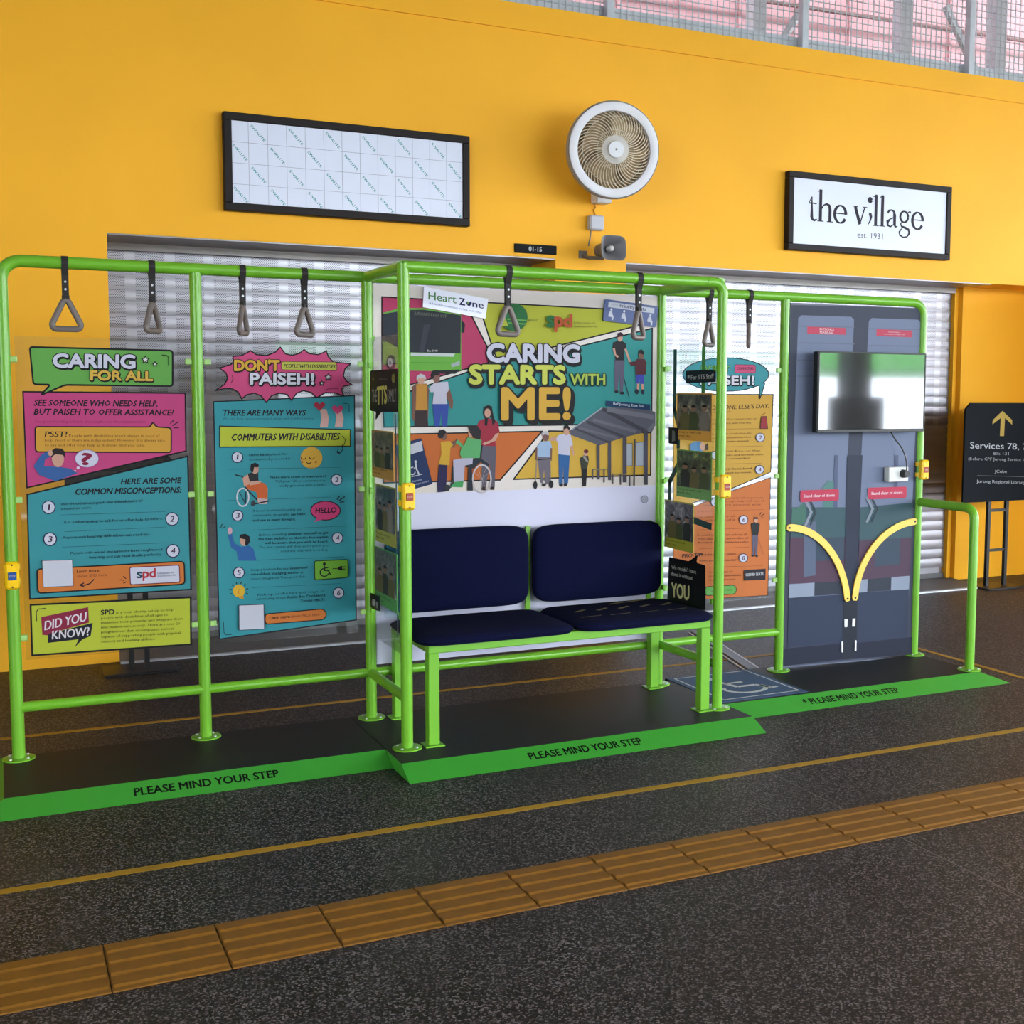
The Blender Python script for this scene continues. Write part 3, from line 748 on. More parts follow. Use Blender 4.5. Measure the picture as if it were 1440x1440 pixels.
def g_i():   # drawn as a semicolon-like mark: dot above, comma tail below
    return [stroke(arcp(0.22, 1.40, 0.085, 0.085, 0, 360, 12), [0.17] * 13), stroke([(0.16, 0.66), (0.24, 0.64), (0.30, 0.50), (0.27, 0.30), (0.10, 0.02)], [0.10, 0.22, 0.18, 0.10, 0.03])], 0.44
def g_a():
    return [stroke([(0.12, 0.78), (0.22, 0.92), (0.40, 0.96), (0.56, 0.88), (0.62, 0.68)], [0.14, 0.12, 0.09, 0.13, TK]), stroke([(0.62, 0.70), (0.62, 0.16), (0.70, 0.04), (0.84, 0.08)], [TK, TK, 0.12, 0.04]), stroke([(0.60, 0.56), (0.32, 0.46), (0.12, 0.30), (0.14, 0.10), (0.34, 0.03), (0.58, 0.18)], [0.05, 0.07, TK, 0.15, 0.09, 0.05])], 0.88
def g_g():
    return [stroke(arcp(0.42, 0.64, 0.28, 0.30, 0, 360, 22), arcw(0, 360, TN, 0.15, 22)), stroke([(0.62, 0.84), (0.76, 0.94), (0.90, 0.92)], [0.05, 0.07, 0.10]), stroke([(0.30, 0.38), (0.18, 0.24), (0.24, 0.10), (0.50, 0.04), (0.76, -0.06), (0.82, -0.26), (0.66, -0.46), (0.38, -0.50), (0.14, -0.40), (0.10, -0.22), (0.26, -0.02)], [0.05, 0.09, 0.10, 0.14, 0.15, 0.14, 0.09, 0.07, 0.11, 0.12, 0.06])], 0.96
b = MB(); xcur = 0.0; quads = []
for gl in (g_t, g_h, g_e, None, g_v, g_i, g_l, g_l, g_a, g_g, g_e):
    if gl is None: xcur += 0.42; continue
    sts, adv = gl()
    for st in sts:
        for q in st: quads.append([(p.x + xcur, p.y) for p in q])
    xcur += adv
A = at(1136.5, 312, Y=yB); B = at(1299, 325, Y=yB); sc = (B.x - A.x) / xcur; base_z = 2.775; M_let = ink((54, 48, 66))
sz = sc * 1.0
for i, q in enumerate(quads):
    b.add([(A.x + px_ * sc, yB - 0.0008 - i * 2e-6, base_z + pz_ * sz) for px_, pz_ in q], [(0, 1, 2, 3)], M_let)
b.build('lettering', fB)
b = MB(); text_mesh(b, 'est. 1931', (5.50, yB, 2.683), (5.735, yB, 2.683), (5.50, yB, 2.723), ink((112, 112, 132)), 0, 0, V((0, -1, 0)), 0.0008)
b.build('lettering', fB)
# unit number plate
r = empty('unit_number_plate', (2.95, YW, 2.43), 'small black plate reading 01-15 under the wall', 'sign')
pl = MB().box(2.802, 3.097, YW - 0.012, YW - 0.0005, 2.432, 2.49, mat('number_plate_black', (16, 18, 22), 0.6, spec=0.15), 0.003).build('plate', r)
b = MB(); text_mesh(b, '01-15', (2.90, YW, 2.447), (2.99, YW, 2.447), (2.90, YW, 2.475), ink((236, 240, 244)), 0.03, 0, V((0, -1, 0)), 0.0126); b.build('lettering', pl)

# wall fan
FC = V((3.335, 3.715, 3.062)); fa = V((-0.20, -0.97, -0.10)).normalized()
r = empty('wall_fan', (3.34, YW, 2.78), 'round white caged fan on the yellow wall', 'fan')
b = MB(); b.lathe(FC, fa, [(0.285, -0.10), (0.298, -0.06), (0.302, -0.01), (0.296, 0.008), (0.288, 0.0)], mat('fan_grey_rim', (150, 146, 146), 0.45), 48, True); b.build('rim', r, smooth=True)
b = MB(); b.lathe(FC, fa, [(0.292, 0.006), (0.29, 0.014), (0.262, 0.02), (0.238, 0.012), (0.236, -0.03), (0.244, -0.03), (0.268, 0.004)], mat('fan_white', (232, 230, 236), 0.4), 48, True); b.build('front_ring', r, smooth=True)
u = fa.orthogonal().normalized(); w = fa.cross(u)
b = MB(); M_wr = mat('fan_wire', (222, 206, 180), 0.4)
for k in range(54):
    a0 = 2 * math.pi * k / 54; pth = []
    for i in range(7):
        t = i / 6; rr_ = 0.085 + (0.238 - 0.085) * t; a = a0 + 0.42 * t * t; pth.append(FC + fa * (0.045 - 0.05 * t * t) + (u * math.cos(a) + w * math.sin(a)) * rr_)
    b.tube(pth, 0.003, M_wr, 5)
for rr_, h in ((0.12, 0.043), (0.205, 0.012)):
    b.tube([FC + fa * h + (u * math.cos(a) + w * math.sin(a)) * rr_ for a in [2 * math.pi * k / 40 for k in range(40)]], 0.002, M_wr, 5, closed=True)
b.build('grille', r, smooth=True)
b = MB(); b.lathe(FC, fa, [(0.0, 0.06), (0.05, 0.058), (0.054, 0.05), (0.058, 0.048), (0.088, 0.044), (0.09, 0.036), (0.0, 0.034)], mat('fan_hub', (200, 194, 188), 0.4), 32); b.build('hub_cap', r, smooth=True)
b = MB(); b.lathe(FC, fa, [(0.0, 0.0605), (0.05, 0.0595)], M_white, 24); b.disc(FC + fa * 0.0605, fa, 0.007, 0.002, M_grey, 10); b.build('hub_badge', r)
for k in range(4):
    a0 = math.pi / 2 * k + 0.3; b = MB(); vs = []
    for i in range(6):
        t = i / 5; rr_ = 0.05 + 0.17 * t
        for s_, h in ((-1, -0.045), (1, -0.015)):
            a = a0 + s_ * (0.5 + 0.12 * math.sin(math.pi * t)) ; vs.append(FC + fa * h + (u * math.cos(a) + w * math.sin(a)) * rr_)
    b.add(vs, [(2 * i, 2 * i + 1, 2 * i + 3, 2 * i + 2) for i in range(5)], mat('fan_blade', (176, 150, 112), 0.4)); b.build('blade', r, smooth=True)
b = MB(); b.lathe(FC, fa, [(0.0, -0.115), (0.24, -0.112), (0.285, -0.10), (0.28, -0.095), (0.0, -0.105)], mat('fan_back', (170, 142, 104), 0.6), 40); b.build('rear_guard', r, smooth=True)
b = MB(); b.lathe(FC, fa, [(0.0, -0.25), (0.06, -0.245), (0.085, -0.2), (0.09, -0.115), (0.0, -0.113)], M_grey, 28); b.build('motor_housing', r, smooth=True)
b = MB(); b.tube([FC - fa * 0.20, V((3.40, YW - 0.09, 3.0)), V((3.40, YW - 0.06, 2.88))], 0.022, M_white, 10); b.build('arm', r, smooth=True)
b = MB(); b.box(3.345, 3.455, YW - 0.10, YW - 0.0005, 2.775, 2.90, M_white, 0.008); b.build('wall_bracket', r)
# junction box with its cables
r = empty('junction_box', (3.368, YW, 2.6), 'small grey square junction box under the fan', 'junction box')
MB().box(3.316, 3.42, YW - 0.06, YW - 0.0005, 2.603, 2.70, mat('pale_grey_box', (186, 186, 196), 0.45), 0.01).build('case', r)
MB().tube([(3.365, YW - 0.03, 2.70), (3.362, YW - 0.012, 2.735), (3.375, YW - 0.012, 2.755), (3.365, YW - 0.02, 2.774)], 0.006, mat('yellowed_cable', (190, 130, 30), 0.6), 8).build('cable', r, smooth=True)
MB().tube([(3.335, YW - 0.03, 2.603), (3.335, YW - 0.02, 2.56), (3.318, YW - 0.03, 2.50)], 0.005, M_grey, 8).build('cable', r, smooth=True)
# horn speaker
r = empty('horn_speaker', (3.32, YW, 2.42), 'grey horn loudspeaker on the wall beside the number plate', 'loudspeaker')
HC = V((3.40, 3.84, 2.472)); ha = V((0.10, -0.985, 0.04)).normalized()
sd = ha.cross(V((0, 0, 1))).normalized(); uu = sd.cross(ha)
def rrect_ring(c, hx, hz, e=0.45, n=28):
    o = []
    for k in range(n):
        a = 2 * math.pi * k / n; o.append(c + sd * math.copysign(abs(math.cos(a)) ** e, math.cos(a)) * hx + uu * math.copysign(abs(math.sin(a)) ** e, math.sin(a)) * hz)
    return o
def loft(rings, m):
    b_ = MB(); n = len(rings[0]); b_.add([p for q in rings for p in q], [(i * n + k, i * n + (k + 1) % n, (i + 1) * n + (k + 1) % n, (i + 1) * n + k) for i in range(len(rings) - 1) for k in range(n)], m); return b_
M_horn = mat('horn_grey', (104, 102, 106), 0.45)
b = loft([rrect_ring(HC - ha * 0.13, 0.045, 0.045, 0.8), rrect_ring(HC - ha * 0.09, 0.05, 0.05, 0.8), rrect_ring(HC - ha * 0.05, 0.062, 0.058, 0.6), rrect_ring(HC, 0.092, 0.078), rrect_ring(HC + ha * 0.006, 0.094, 0.08), rrect_ring(HC + ha * 0.004, 0.086, 0.073), rrect_ring(HC - ha * 0.03, 0.06, 0.05, 0.6), rrect_ring(HC - ha * 0.07, 0.02, 0.02, 0.8)], M_horn); b.build('horn', r, smooth=60)
b = MB(); b.lathe(HC - ha * 0.06, ha, [(0.0, 0.05), (0.014, 0.047), (0.02, 0.035), (0.02, 0.0)], mat('horn_core', (190, 188, 186), 0.4), 18); b.build('phase_plug', r, smooth=True)
b = MB(); b.lathe(HC - ha * 0.13, ha, [(0.0, -0.045), (0.04, -0.043), (0.047, -0.03), (0.047, 0.0), (0.0, 0.0)], M_grey, 22); b.build('driver', r, smooth=True)
b = MB(); b.tube([HC - ha * 0.11 - uu * 0.05, V((3.30, YW - 0.06, 2.42)), V((3.29, YW - 0.004, 2.44))], 0.012, M_grey, 8); b.box(3.26, 3.32, YW - 0.006, YW - 0.0005, 2.42, 2.47, M_grey); b.build('bracket', r)

# free-standing sign stands
def sign_stand(x0, x1, y, zb, zt_, legs, label, chip=True):
    xc = sum(legs) / 2
    r = empty('sign_stand', (xc, y, 0), label, 'sign')
    MB().box(xc - 0.19, xc + 0.19, y - 0.13, y + 0.13, 0.0005, 0.014, M_black, 0.003).build('base_plate', r)
    for x in legs: MB().box(x - 0.014, x + 0.014, y - 0.014, y + 0.014, 0.0145, zb + 0.3, M_black).build('leg', r)
    for z in (0.30, 0.62): MB().box(legs[0] + .0145, legs[1] - .0145, y - 0.01, y + 0.01, z - 0.01, z + 0.01, M_black).build('rung', r)
    c = 0.05
    poly = [(x0, y - 0.02, zb), (x1, y - 0.02, zb), (x1, y - 0.02, zt_ - c), (x1 - c, y - 0.02, zt_), (x0 + c, y - 0.02, zt_), (x0, y - 0.02, zt_ - c)]
    bd = MB().prism(poly, (0, -0.018, 0), mat('charcoal_sign_panel', (17, 21, 27), 0.7, spec=0.1)).build('board', r)
    return r, bd, y - 0.038
SY = 4.0
sx = lambda px_, py_: at(px_, py_, Y=SY - .038)
p0, p1 = sx(1357, 566), sx(1353, 704)
rS, bS, ys = sign_stand(6.545, 7.345, SY, 0.695, 1.474, (6.85, 7.04), 'black sign stand listing bus services in front of the recessed yellow wall')
g = Art((0, -1, 0), (1340, 550, 8.47), 0.0005, Y=ys)
g.poly([(590, 235), (705, 345), (705, 400), (620, 320), (620, 320), (608, 535), (560, 535), (570, 320), (470, 395), (475, 345)], (206, 170, 74))
g.build('arrow', bS)
g.text('Services 78, 79', 205, 682, 940, 700, 75, (214, 218, 224), 0.005)
g.text('Blk 131', 485, 760, 665, 762, 35, (180, 184, 190)); g.text('(Before CPF Jurong Service Ctr)', 180, 822, 920, 835, 36, (180, 184, 190))
g.text('JCube', 495, 972, 640, 975, 35, (180, 184, 190)); g.line([(290, 1005), (900, 1022)], 4, (120, 126, 134)); g.text('Jurong Regional Library', 280, 1090, 860, 1105, 36, (190, 194, 200))
g.build('divider_line', bS)
sign_stand(0.10, 0.66, 3.80, 0.60, 1.20, (0.41, 0.49), 'black sign stand mostly hidden behind the CARING FOR ALL board')

# ================================================================== POSTER BOARDS
TEAL, PINK, LIME, ORANGE, YELLOW, DK = (62, 158, 168), (214, 74, 136), (198, 208, 58), (224, 128, 56), (230, 170, 62), (30, 22, 36)
SKIN, BROWN = (226, 172, 150), (140, 96, 80)
NY = (0, -1, 0)
def board(x0, x1, z0, z1, label, clips=((0, .93), (0, .5), (0, .07), (1, .93), (1, .5), (1, .07)), m=None, name='poster_board', th=0.004):
    r = empty(name, ((x0 + x1) / 2, YK, z0), label, 'poster board')
    MB().box(x0, x1, YK - th / 2, YK + th / 2, z0, z1, m or M_acr).build('acrylic_sheet' if m is None else 'backing_sheet', r)
    for sd_, t in clips:
        z = z0 + (z1 - z0) * t; x = x0 - 0.006 if sd_ == 0 else x1 + 0.006
        MB().box(x - 0.014, x + 0.014, YK - 0.008, YK + 0.008, z - 0.012, z + 0.012, M_green if m is not None else mat('clear_green_clip', (150, 190, 110), 0.3), 0.003).build('clip', r)
    return r
YP = YK - 0.0025
# ---- board 1: CARING FOR ALL
b1 = board(-0.14, 0.512, 0.455, 1.755, 'clear poster board headed CARING FOR ALL with pink teal and lime panels')
A_, B_ = (0, 340, 4.8), (0, 620, 4.237)
g = Art(NY, A_, 0.0010, Y=YP)
g.rr([(200, 710), (1165, 735), (1165, 975), (440, 966), (275, 1035), (340, 964), (225, 962)], 22, (112, 184, 84), 12)
g.text('CARING', 362, 845, 908, 852, 88, (228, 226, 246), 0.045, 0, 0.05, shadow=(0.06, 0.1)); g.text('FOR ALL', 612, 932, 1028, 937, 62, (234, 190, 78), 0.045, 0, 0.05, shadow=(0.06, 0.1))
g.star(980, 797, 26, (240, 240, 240), 5); g.star(1045, 826, 18, (240, 240, 240), 5); g.line([(1092, 765), (1125, 768), (1136, 780), (1136, 832)], 5, DK)
g.build('title_bubble', b1, 'green speech bubble')
g = Art(NY, A_, 0.0004, Y=YP)
g.poly([(155, 1012), (1250, 1022), (1256, 1412), (182, 1660)], PINK, 10)
g.text('SEE SOMEONE WHO NEEDS HELP,', 228, 1106, 1062, 1111, 40, DK, 0.03, 0.2); g.text('BUT PAISEH TO OFFER ASSISTANCE?', 230, 1167, 1168, 1171, 40, DK, 0.03, 0.2)
g.text("It's great building a habit, but maybe see the situation first.", 240, 1220, 985, 1222, 16, (150, 40, 92))
g.line([(1150, 1225), (1170, 1205)], 6, DK); g.line([(1165, 1240), (1205, 1215)], 6, DK); g.line([(1172, 1255), (1205, 1256)], 6, DK)
g.rr([(237, 1248), (1015, 1250), (1030, 1215), (1055, 1250), (1155, 1256), (1155, 1422), (240, 1418)], 22, YELLOW, 9)
g.text('PSST!', 302, 1316, 448, 1316, 36, DK, 0.02, 0.15)
for s, x0, y, x1 in (('People with disabilities aren\'t always in need of', 466, 1316, 1078), ('help, most of them are independent! However it is always nice', 302, 1347, 1112), ('to say and offer your help as it shows that you care.', 302, 1380, 976)): g.text(s, x0, y, x1, y + 1, 17, (110, 70, 30))
pk = g.build('info_panel', b1, 'pink panel')
g = Art(NY, B_, 0.0042, Y=YP)
g.poly([(200, 150), (245, 82), (300, 52), (312, 84), (268, 112), (262, 150), (320, 152), (360, 155), (420, 165), (462, 192), (330, 240), (232, 202)], (62, 104, 170))
g.ell(345, 108, 36, 48, SKIN); g.poly([(305, 100), (302, 62), (330, 42), (370, 46), (388, 68), (386, 98), (374, 84), (330, 78)], (46, 32, 36)); g.ell(300, 72, 14, 18, SKIN)
g.ell(517, 105, 70, 52, (226, 222, 244), 3, (150, 120, 170)); g.text('?', 488, 140, 545, 140, 66, (150, 30, 70), 0.04); g.ell(465, 160, 9, 9, (240, 230, 250)); g.ell(447, 178, 5, 5, (240, 230, 250))
g.build('printed_figure', b1, 'puzzled man with a question mark')
g = Art(NY, B_, 0.0004, Y=YP)
g.poly([(162, 320), (1118, 92), (1138, 885), (178, 942)], TEAL, 9)
g.text('HERE ARE SOME', 720, 258, 1075, 250, 33, DK, 0.03, 0.2); g.text('COMMON MISCONCEPTIONS:', 447, 320, 1075, 308, 35, DK, 0.03, 0.2)
for d, x, y in (('1', 290, 395), ('2', 1025, 465), ('3', 298, 585), ('4', 1030, 655)): g.num(d, x, y, 38)
TT = (28, 66, 84)
for s, x0, y0, x1, y1, w in (('We should always', 360, 384, 566, 375, 0), ('push the wheelchairs of', 574, 375, 850, 362, .02), ('wheelchair users.', 360, 412, 548, 403, 0), ('It is', 383, 492, 420, 490, 0), ('embarrassing to ask for or offer help', 430, 490, 852, 474, .02), ('to others.', 862, 473, 968, 468, 0), ('Anyone with', 372, 583, 512, 577, 0), ('hearing difficulties can read lips.', 522, 577, 896, 561, .02), ('People with', 420, 676, 550, 670, 0), ('visual impairment have heightened', 560, 670, 966, 652, .02), ('hearing', 532, 700, 622, 697, .02), ('and', 632, 696, 670, 694, 0), ('can read Braille', 680, 694, 850, 686, .02), ('perfectly.', 860, 685, 966, 680, 0)): g.text(s, x0, y0, x1, y1, 16, TT, w)
for l in ([(362, 440), (985, 420)], [(383, 540), (990, 512)], [(372, 632), (990, 606)]): g.line(l, 2.5, (34, 100, 116))
g.rr([(220, 762), (1095, 716), (1100, 852), (226, 906)], 26, ORANGE, 8)
g.poly([(250, 712), (430, 707), (436, 862), (258, 870)], (222, 222, 236), 3, (60, 60, 80))
g.text('Learn more', 457, 785, 590, 777, 18, (70, 34, 30), 0.02); g.text('about SPD here', 457, 812, 636, 803, 15, (120, 60, 40))
g.line([(558, 824), (535, 848), (505, 858), (478, 857)], 6, DK); g.line([(498, 845), (476, 857), (500, 868)], 6, DK)
for l in ([(735, 805), (748, 818)], [(715, 826), (735, 828)], [(735, 845), (750, 838)]): g.line(l, 5, DK)
g.rr([(772, 752), (1066, 738), (1070, 840), (776, 855)], 12, (224, 222, 240), 5, (120, 30, 50))
g.text('s', 814, 815, 846, 813, 52, (34, 74, 92), 0.03); g.text('pd', 850, 813, 924, 809, 52, (196, 50, 60), 0.03)
g.text('Enabling people with', 935, 792, 1035, 786, 10, (90, 90, 110)); g.text('disabilities since 1964', 935, 808, 1044, 802, 10, (90, 90, 110))
g.build('info_panel', b1, 'teal panel of four misconceptions')
g = Art(NY, B_, 0.0004, Y=YP)
g.poly([(182, 977), (1136, 932), (1138, 1212), (192, 1278)], LIME, 11)
g.line([(218, 1072), (216, 1020), (228, 1002), (270, 998)], 5, DK)
g.poly([(245, 1050), (525, 990), (530, 1082), (362, 1130), (352, 1150), (300, 1160), (252, 1156)], (150, 40, 70))
g.poly([(288, 1150), (552, 1084), (540, 1162), (492, 1182), (445, 1230), (468, 1182), (284, 1204)], (28, 28, 42))
g.text('DID YOU', 266, 1128, 512, 1072, 54, (240, 232, 240), 0.02, 0.05); g.text('KNOW?', 310, 1182, 530, 1158, 50, (240, 232, 240), 0.02, 0.05)
g.text('SPD', 601, 1036, 681, 1031, 28, DK, 0.03)
for i, s in enumerate(('is a local charity set up to help', 'people with disabilities of all ages to', 'maximise their potential and integrate them', 'into mainstream society. There are over 20', 'programmes that encompasses various', 'aspects of supporting people with physical,', 'sensory and learning abilities.')):
    y = 1030 + 28.5 * i - (0 if i else 2); x0 = 692 if i == 0 else 602; x1 = (1033, 1000, 1088, 1072, 1036, 1080, 926)[i]; yy = 1034 + 28 * i + (x0 - 600) * -0.05
    g.text(s, x0, yy, x1, yy - (x1 - x0) * 0.052, 15, (92, 96, 40))
g.build('info_panel', b1, 'lime panel asking did you know')

# ---- board 2: DON'T PAISEH
b2 = board(0.60, 1.248, 0.455, 1.755, "clear poster board headed DON'T PAISEH with one tall teal sheet")
C_, D_ = (270, 340, 4.8), (270, 620, 4.8)
g = Art(NY, C_, 0.0006, Y=YP)
TL2 = (58, 162, 174)
g.poly([(145, 1080), (1096, 1038), (1108, 2552), (185, 2682)], TL2, 8)
g.text('THERE ARE MANY WAYS', 205, 1172, 762, 1172, 38, DK, 0.03, 0.2); g.text('We can help overcome travel safety and comfort issues', 205, 1200, 818, 1198, 13, (26, 74, 92))
for x, c, c2 in ((885, (178, 44, 64), 860), (985, (222, 72, 128), 982)):
    g.poly([(x - 22, 1130), (x + 22, 1130), (x + 38, 1190), (x + 30, 1252), (x - 22, 1252), (x - 12, 1190)], (232, 180, 172))
    y = 1108 if x == 885 else 1130
    g.poly([(c2 + 38 * a, y + 34 * q) for a, q in ((0, 1), (-.9, 0.1), (-1, -.35), (-.7, -.75), (-.3, -.7), (0, -.35), (.3, -.7), (.7, -.75), (1, -.35), (.9, 0.1))], c)
g.line([(1020, 1090), (1052, 1092), (1060, 1105), (1060, 1150)], 4, DK)
g.poly([(186, 1244), (1068, 1268), (1068, 1380), (186, 1386)], LIME, 7)
g.text('COMMUTERS WITH DISABILITIES', 262, 1342, 992, 1336, 46, DK, 0.03, 0.2)
g.line([(1012, 1310), (1034, 1335), (1028, 1365), (1002, 1385)], 4, DK); g.line([(1012, 1375), (1018, 1400), (1000, 1425), (978, 1420)], 5, DK); g.line([(985, 1405), (976, 1420), (995, 1430)], 5, DK)
sheet2 = g.build('info_panel', b2, 'tall teal sheet')
g = Art(NY, C_, 0.0045, Y=YP)
g.poly([(185, 853), (262, 828), (278, 812), (275, 775), (335, 768), (395, 735), (432, 762), (505, 768), (560, 745), (595, 712), (628, 755), (672, 768), (725, 752), (755, 728), (790, 755), (850, 762), (905, 738), (918, 775), (952, 812), (1068, 823), (1030, 860), (1020, 905), (1040, 940), (1078, 965), (1022, 975), (1008, 1000), (1022, 1040), (960, 1020), (900, 1018), (840, 1052), (800, 1016), (750, 1005), (705, 1022), (670, 1070), (640, 1030), (585, 1022), (535, 1040), (500, 1085), (465, 1040), (420, 1022), (370, 1032), (335, 1060), (310, 1015), (270, 992), (220, 990), (155, 1005), (215, 965), (240, 925), (228, 885)], (228, 82, 138), 8)
g.text("DON'T", 286, 868, 586, 868, 68, (238, 184, 60), 0.045, 0, 0.05, shadow=(.05, .08))
g.rr([(602, 808), (972, 812), (976, 870), (602, 864)], 16, (206, 204, 84), 4, (120, 30, 60)); g.text('PEOPLE WITH DISABILITIES', 618, 850, 962, 853, 24, DK, 0.02, 0.15)
g.text('PAISEH!', 392, 960, 818, 960, 72, (236, 234, 250), 0.045, 0, 0.05, shadow=(.06, .12)); g.star(915, 914, 24, (240, 240, 240), 5); g.star(872, 955, 17, (240, 240, 240), 5)
g.line([(268, 905), (275, 925), (262, 952)], 4, DK); g.line([(890, 1000), (940, 990), (985, 992)], 3, DK)
g.build('title_bubble', b2, 'pink spiky speech bubble')
g = Art(NY, D_, 0.0030, Y=YP)
for d, x, y in (('1', 305, 110), ('2', 975, 262), ('3', 307, 503), ('4', 980, 655), ('5', 315, 888), ('6', 987, 1025)): g.num(d, x, y, 36)
TT = (22, 74, 90)
for s, x0, y0, x1, y1, w in (("Don't be shy,", 385, 102, 535, 98, .025), ('look for', 545, 98, 640, 95, 0), ('assistance if you need it.', 385, 132, 666, 125, 0), ('Need more room to manoeuvre?', 528, 252, 900, 245, .025), ('Tell your fellow commuters to', 560, 280, 900, 273, 0), ('kindly give way with a smile.', 585, 310, 900, 302, 0),
    ("If there's hesitation boarding any", 410, 478, 735, 468, 0), ('commuters, sit upright,', 410, 508, 655, 502, 0), ('say hello', 665, 502, 762, 498, .025), ('and use as many forward.', 408, 542, 695, 534, .025), ('Before boarding,', 450, 642, 640, 634, 0), ('position yourself to get', 648, 634, 915, 625, .025), ('the best visibility so that the bus captain', 445, 668, 915, 654, .025), ('will be aware that you wish to board.', 490, 696, 915, 684, .025), ('The bus captain will then assist you if you', 450, 724, 915, 712, 0), ('need any help with boarding.', 596, 750, 915, 740, 0),
    ('Keep a lookout for our', 395, 876, 650, 866, 0), ('motorised', 660, 866, 775, 858, .025), ('wheelchair charging station', 395, 906, 720, 892, .025), ('at', 728, 892, 748, 891, 0), ('select Integrated Transport Hub.', 395, 936, 765, 920, 0), ('Pick up useful tips and ways of', 440, 1045, 890, 1018, 0), ('commuting at our', 430, 1072, 632, 1062, 0), ('Public Bus Confidence', 642, 1061, 895, 1045, .025), ('Tutorial (PBCT).', 728, 1086, 895, 1076, .025)): g.text(s, x0, y0, x1, y1, 16, TT, w)
for l in ([(245, 190), (1000, 178)], [(228, 402), (300, 398)], [(515, 392), (930, 378)], [(400, 600), (1050, 572)], [(430, 803), (1020, 780)], [(400, 988), (1000, 960)]): g.line(l, 2.5, (30, 106, 122))
g.line([(975, 392), (990, 372)], 7, DK); g.line([(990, 400), (1024, 375)], 7, DK); g.line([(994, 412), (1020, 410)], 6, DK)
g.rr([(822, 808), (1046, 798), (1048, 918), (824, 936)], 14, (124, 190, 56), 6, (40, 80, 50))
g.ell(888, 828, 10, 10, DK); g.line([(888, 842), (890, 872), (915, 872), (928, 898)], 8, DK); g.arc(888, 885, 28, 26, 7, DK, 20, 260); g.line([(890, 856), (912, 854)], 6, DK)
g.line([(945, 860), (985, 857)], 5, DK); g.poly([(980, 848), (1008, 840), (1008, 872), (982, 868)], DK); g.line([(1008, 848), (1026, 846)], 5, DK); g.line([(1008, 864), (1026, 862)], 5, DK)
g.poly([(313, 1106), (480, 1100), (484, 1266), (315, 1274)], (222, 222, 236), 4, (60, 60, 80))
g.rr([(488, 1165), (880, 1130), (905, 1165), (885, 1202), (490, 1234)], 24, ORANGE, 6); g.text('Learn more', 520, 1200, 655, 1190, 20, (60, 30, 30), 0.025); g.text('about PBCT here', 662, 1189, 855, 1176, 18, (120, 60, 40))
g.line([(208, 1215), (212, 1290), (225, 1305), (262, 1302)], 4, DK)
g.build('info_icons', sheet2)
g = Art(NY, D_, 0.0030, Y=YP)
g.ell(805, 115, 74, 74, (238, 184, 62)); g.arc(752, 112, 16, 12, 5, (60, 40, 40), 0, 180, 8); g.arc(808, 110, 16, 12, 5, (60, 40, 40), 0, 180, 8); g.arc(788, 138, 16, 14, 5, (60, 40, 40), 10, 170, 8); g.ell(742, 142, 8, 8, (200, 110, 70)); g.ell(835, 142, 8, 8, (200, 110, 70))
g.build('printed_face', b2, 'smiling yellow sun face')
g = Art(NY, D_, 0.0030, Y=YP)
g.line([(295, 230), (340, 240), (365, 320), (440, 400)], 8, (30, 30, 38)); g.poly([(340, 250), (380, 222), (400, 290), (380, 320), (350, 300)], SKIN)
g.poly([(375, 222), (420, 205), (446, 215), (448, 275), (392, 285)], (44, 46, 50)); g.ell(424, 190, 26, 32, SKIN); g.poly([(392, 190), (396, 158), (425, 146), (450, 160), (446, 178), (418, 178), (412, 212), (396, 208)], (34, 28, 32))
g.poly([(365, 298), (452, 276), (492, 288), (510, 320), (508, 392), (440, 385), (432, 345), (372, 325)], (222, 104, 48)); g.poly([(382, 276), (440, 268), (470, 276), (440, 292), (390, 300)], SKIN)
g.poly([(440, 385), (508, 392), (505, 425), (445, 425)], (226, 190, 190)); g.line([(400, 430), (515, 405)], 9, (34, 34, 42)); g.ell(412, 420, 14, 20, (60, 60, 66))
g.arc(342, 380, 40, 60, 9, (222, 230, 240)); g.line([(318, 345), (360, 420)], 4, (40, 44, 60)); g.line([(362, 345), (360, 425)], 6, (30, 34, 60))
g.build('printed_figure', b2, 'person seated in a wheelchair')
g = Art(NY, D_, 0.0030, Y=YP)
g.ell(900, 470, 100, 64, (228, 70, 130), 6); g.poly([(842, 520), (825, 548), (880, 530)], (228, 70, 130)); g.text('HELLO', 832, 486, 970, 482, 34, DK, 0.03, 0.15); g.build('printed_bubble', b2, 'pink HELLO bubble')
g = Art(NY, D_, 0.0030, Y=YP)
g.poly([(312, 808), (300, 745), (262, 715), (242, 640), (268, 626), (285, 690), (330, 715), (385, 705), (415, 730), (435, 808)], (52, 108, 176)); g.ell(255, 606, 16, 24, (222, 176, 190)); g.ell(352, 670, 30, 38, SKIN); g.poly([(318, 655), (325, 632), (360, 626), (388, 645), (390, 680), (372, 708), (356, 700), (360, 665)], (30, 28, 36))
for l in ([(186, 585), (200, 578)], [(196, 570), (206, 560)], [(205, 590), (225, 575)]): g.line(l, 5, DK)
g.build('printed_figure', b2, 'waving person in a blue top')
g = Art(NY, D_, 0.0030, Y=YP)
g.ell(316, 1012, 40, 44, (240, 190, 52)); g.poly([(300, 1050), (345, 1045), (350, 1066), (330, 1066)], (222, 160, 60)); g.line([(318, 1000), (312, 1025), (325, 1035)], 4, (222, 130, 30))
for k in range(8):
    a = math.radians(160 + k * 31); g.line([(316 + 52 * math.cos(a), 1012 + 52 * math.sin(a)), (316 + 62 * math.cos(a), 1012 + 62 * math.sin(a))], 6, (50, 70, 50))
g.build('printed_bulb', b2, 'yellow light bulb')

